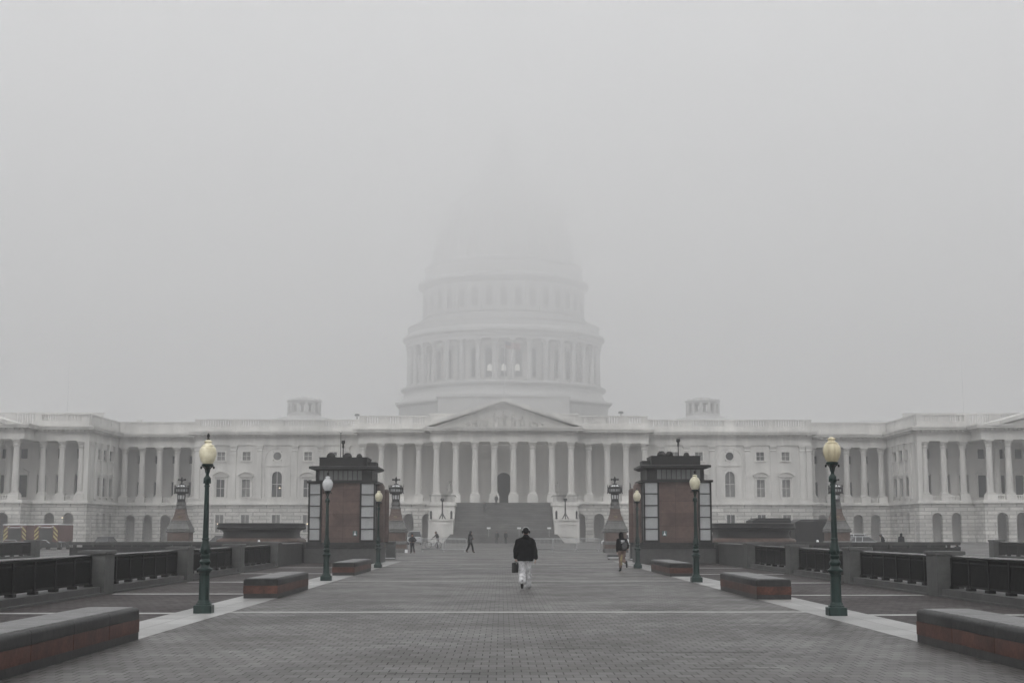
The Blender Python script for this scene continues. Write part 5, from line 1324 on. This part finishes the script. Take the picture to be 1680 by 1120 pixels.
car('silver people carrier in front of the dark arches, above the guard', (-11.9, 195, -0.01), R(92), 'car_silver', H=1.78, van=True, L=4.4, W=1.9)
car('long pale grey car at the right foot of the wing, beyond two dark figures', (40.6, 166, -0.28), R(2), 'car_silver', H=1.45, L=4.8)

def truck(label, loc, rz, L):
    t = thing('fire_truck', label, 'fire truck', loc, rz, group='red trucks at the left edge')
    H = 2.36; W = 2.3
    # local: rear faces -y, length along +y
    obj('box_body', MB().cbox(-W/2, W/2, 0, L, 0.75, H, 0.04), 'truck_red', t)
    obj('roof_edge', MB().cbox(-W/2-.03, W/2+.03, -.03, L+.03, H+0.002, H+.09, .03), 'white', t)
    obj('rear_door', MB().box(-.62, .62, -.03, -.002, .8, 2.0), 'bin', t, sm=False)
    for q in (-1, 1):
        ch = MB()
        for z in (0.8, 1.2, 1.6):
            ch.prism([(q*1.12, z), (q*1.12, z+.2), (q*.72, z+.62), (q*.72, z+.42)], -.02, -.003)
        ch.prism([(q*.95, 2.02), (q*.75, 2.02), (q*.5, 2.26), (q*.7, 2.26)], -.02, -.003)
        obj('chevron_stripes', ch, 'chevron', t, sm=False)
    obj('lamp_bar', MB().box(-.5,.5,-.05,-.003,2.08,2.16).box(-.72,-.58,-.06,-.003,2.12,2.24).box(.58,.72,-.06,-.003,2.12,2.24), 'chrome', t, sm=False)
    obj('bumper', MB().box(-W/2, W/2, -.3, 0, .35, .62).box(-W/2+.05, W/2-.05, 0, L, .2, .74), 'bin', t, sm=False)
    for q in (-1, 1): obj('tail_light', MB().box(q*.95-.1, q*.95+.1, -.04, -.003, .68, .77), 'lamp_lit' if q > 5 else 'truck_red', t, sm=False)
    for y in (1.2, L-.9):
        for q in (-1, 1):
            w_ = obj('wheel', MB().rod((q*(W/2-.3), y, .42), (q*(W/2), y, .42), .42, n=18), 'rubber', t)
            obj('rim', MB().rod((q*(W/2+.002), y, .42), (q*(W/2+.012), y, .42), .22, n=12), 'chrome', w_)
    return t
t1 = truck('red truck with yellow chevrons at the left picture edge, farther left of the pair', (-48.8, 146, -0.02), R(0), 6.0)
t2 = truck('red truck with yellow chevrons at the left, nearer and right of the pair', (-44.15, 141, -0.02), R(0), 5.0)
for t in (t1, t2): obj('hose_pipes', MB().tube([(-.9,-.35,.5),(-.9,-.4,.9),(.2,-.4,.9),(.5,-.4,.6)],.04).tube([(1.2,.2,.72),(1.35,.6,.74),(1.35,1.6,.7),(1.3,2.4,.3)],.05), 'chrome', t)

# small lit lamps inside ground floor windows and arches, as the photograph shows them
for k, (x, y, z, r_, lb) in enumerate(((-48.0, 245.9, 3.0, .16, 'tiny warm light in a ground floor window left of the left bowl'), (-43.5, 245.9, 2.75, .13, 'tiny warm light low in the window above the middle of left bowl'),
        (-38.1, 245.9, 3.0, .15, 'tiny warm light in a ground floor window above the right end of left bowl'), (-33.0, 245.9, 3.0, .13, 'tiny warm light beside the left edge of the left pavilion'),
        (-37.8, 246.1, 9.0, .17, 'small yellow light inside the tall arched window left of the pavilion'), (-70.3, 233.2, 3.9, .14, 'tiny warm light at an arch above the red trucks'))):
    o = tag(obj('wall_lamp', MB().ell((0,0,0), (r_*.75,0.06,r_*.55), n=10, m=8), 'lamp_lit', loc=(x, y, z)), lb, 'lamp', 'tiny warm lights on the building')

# ------------------------------------------------------------------ fog
def fog(name, x0, x1, y0, y1, z0, z1, dens, label):
    m = bpy.data.materials.new('fog_air'); m.use_nodes = True
    n, l = m.node_tree.nodes, m.node_tree.links
    n.remove(n['Principled BSDF'])
    v = n.new('ShaderNodeVolumePrincipled')
    v.inputs['Color'].default_value = (0.985, 0.988, 0.992, 1)
    v.inputs['Density'].default_value = dens
    v.inputs['Anisotropy'].default_value = 0.15
    l.new(v.outputs[0], n['Material Output'].inputs['Volume'])
    me = bpy.data.meshes.new(name); mb = MB().box(x0, x1, y0, y1, z0, z1)
    me.from_pydata(mb.v, [], mb.f); me.materials.append(m)
    o = bpy.data.objects.new(name, me); COL.objects.link(o)
    o['kind'] = 'stuff'; o['label'] = label; o['category'] = 'fog'
fog('haze', -920, 920, -140, 1020, -1.6, 112, HAZE, 'pale grey fog filling the air between the camera and the building')
fog('haze', -915, 915, -135, 1015, 18.0, 92.0, CLOUD, 'denser low cloud hanging above the roofs around the dome drum')
fog('haze', -910, 910, -130, 1010, 42.0, 91.5, CLOUD2, 'thick pale cloud swallowing the top of the dome')
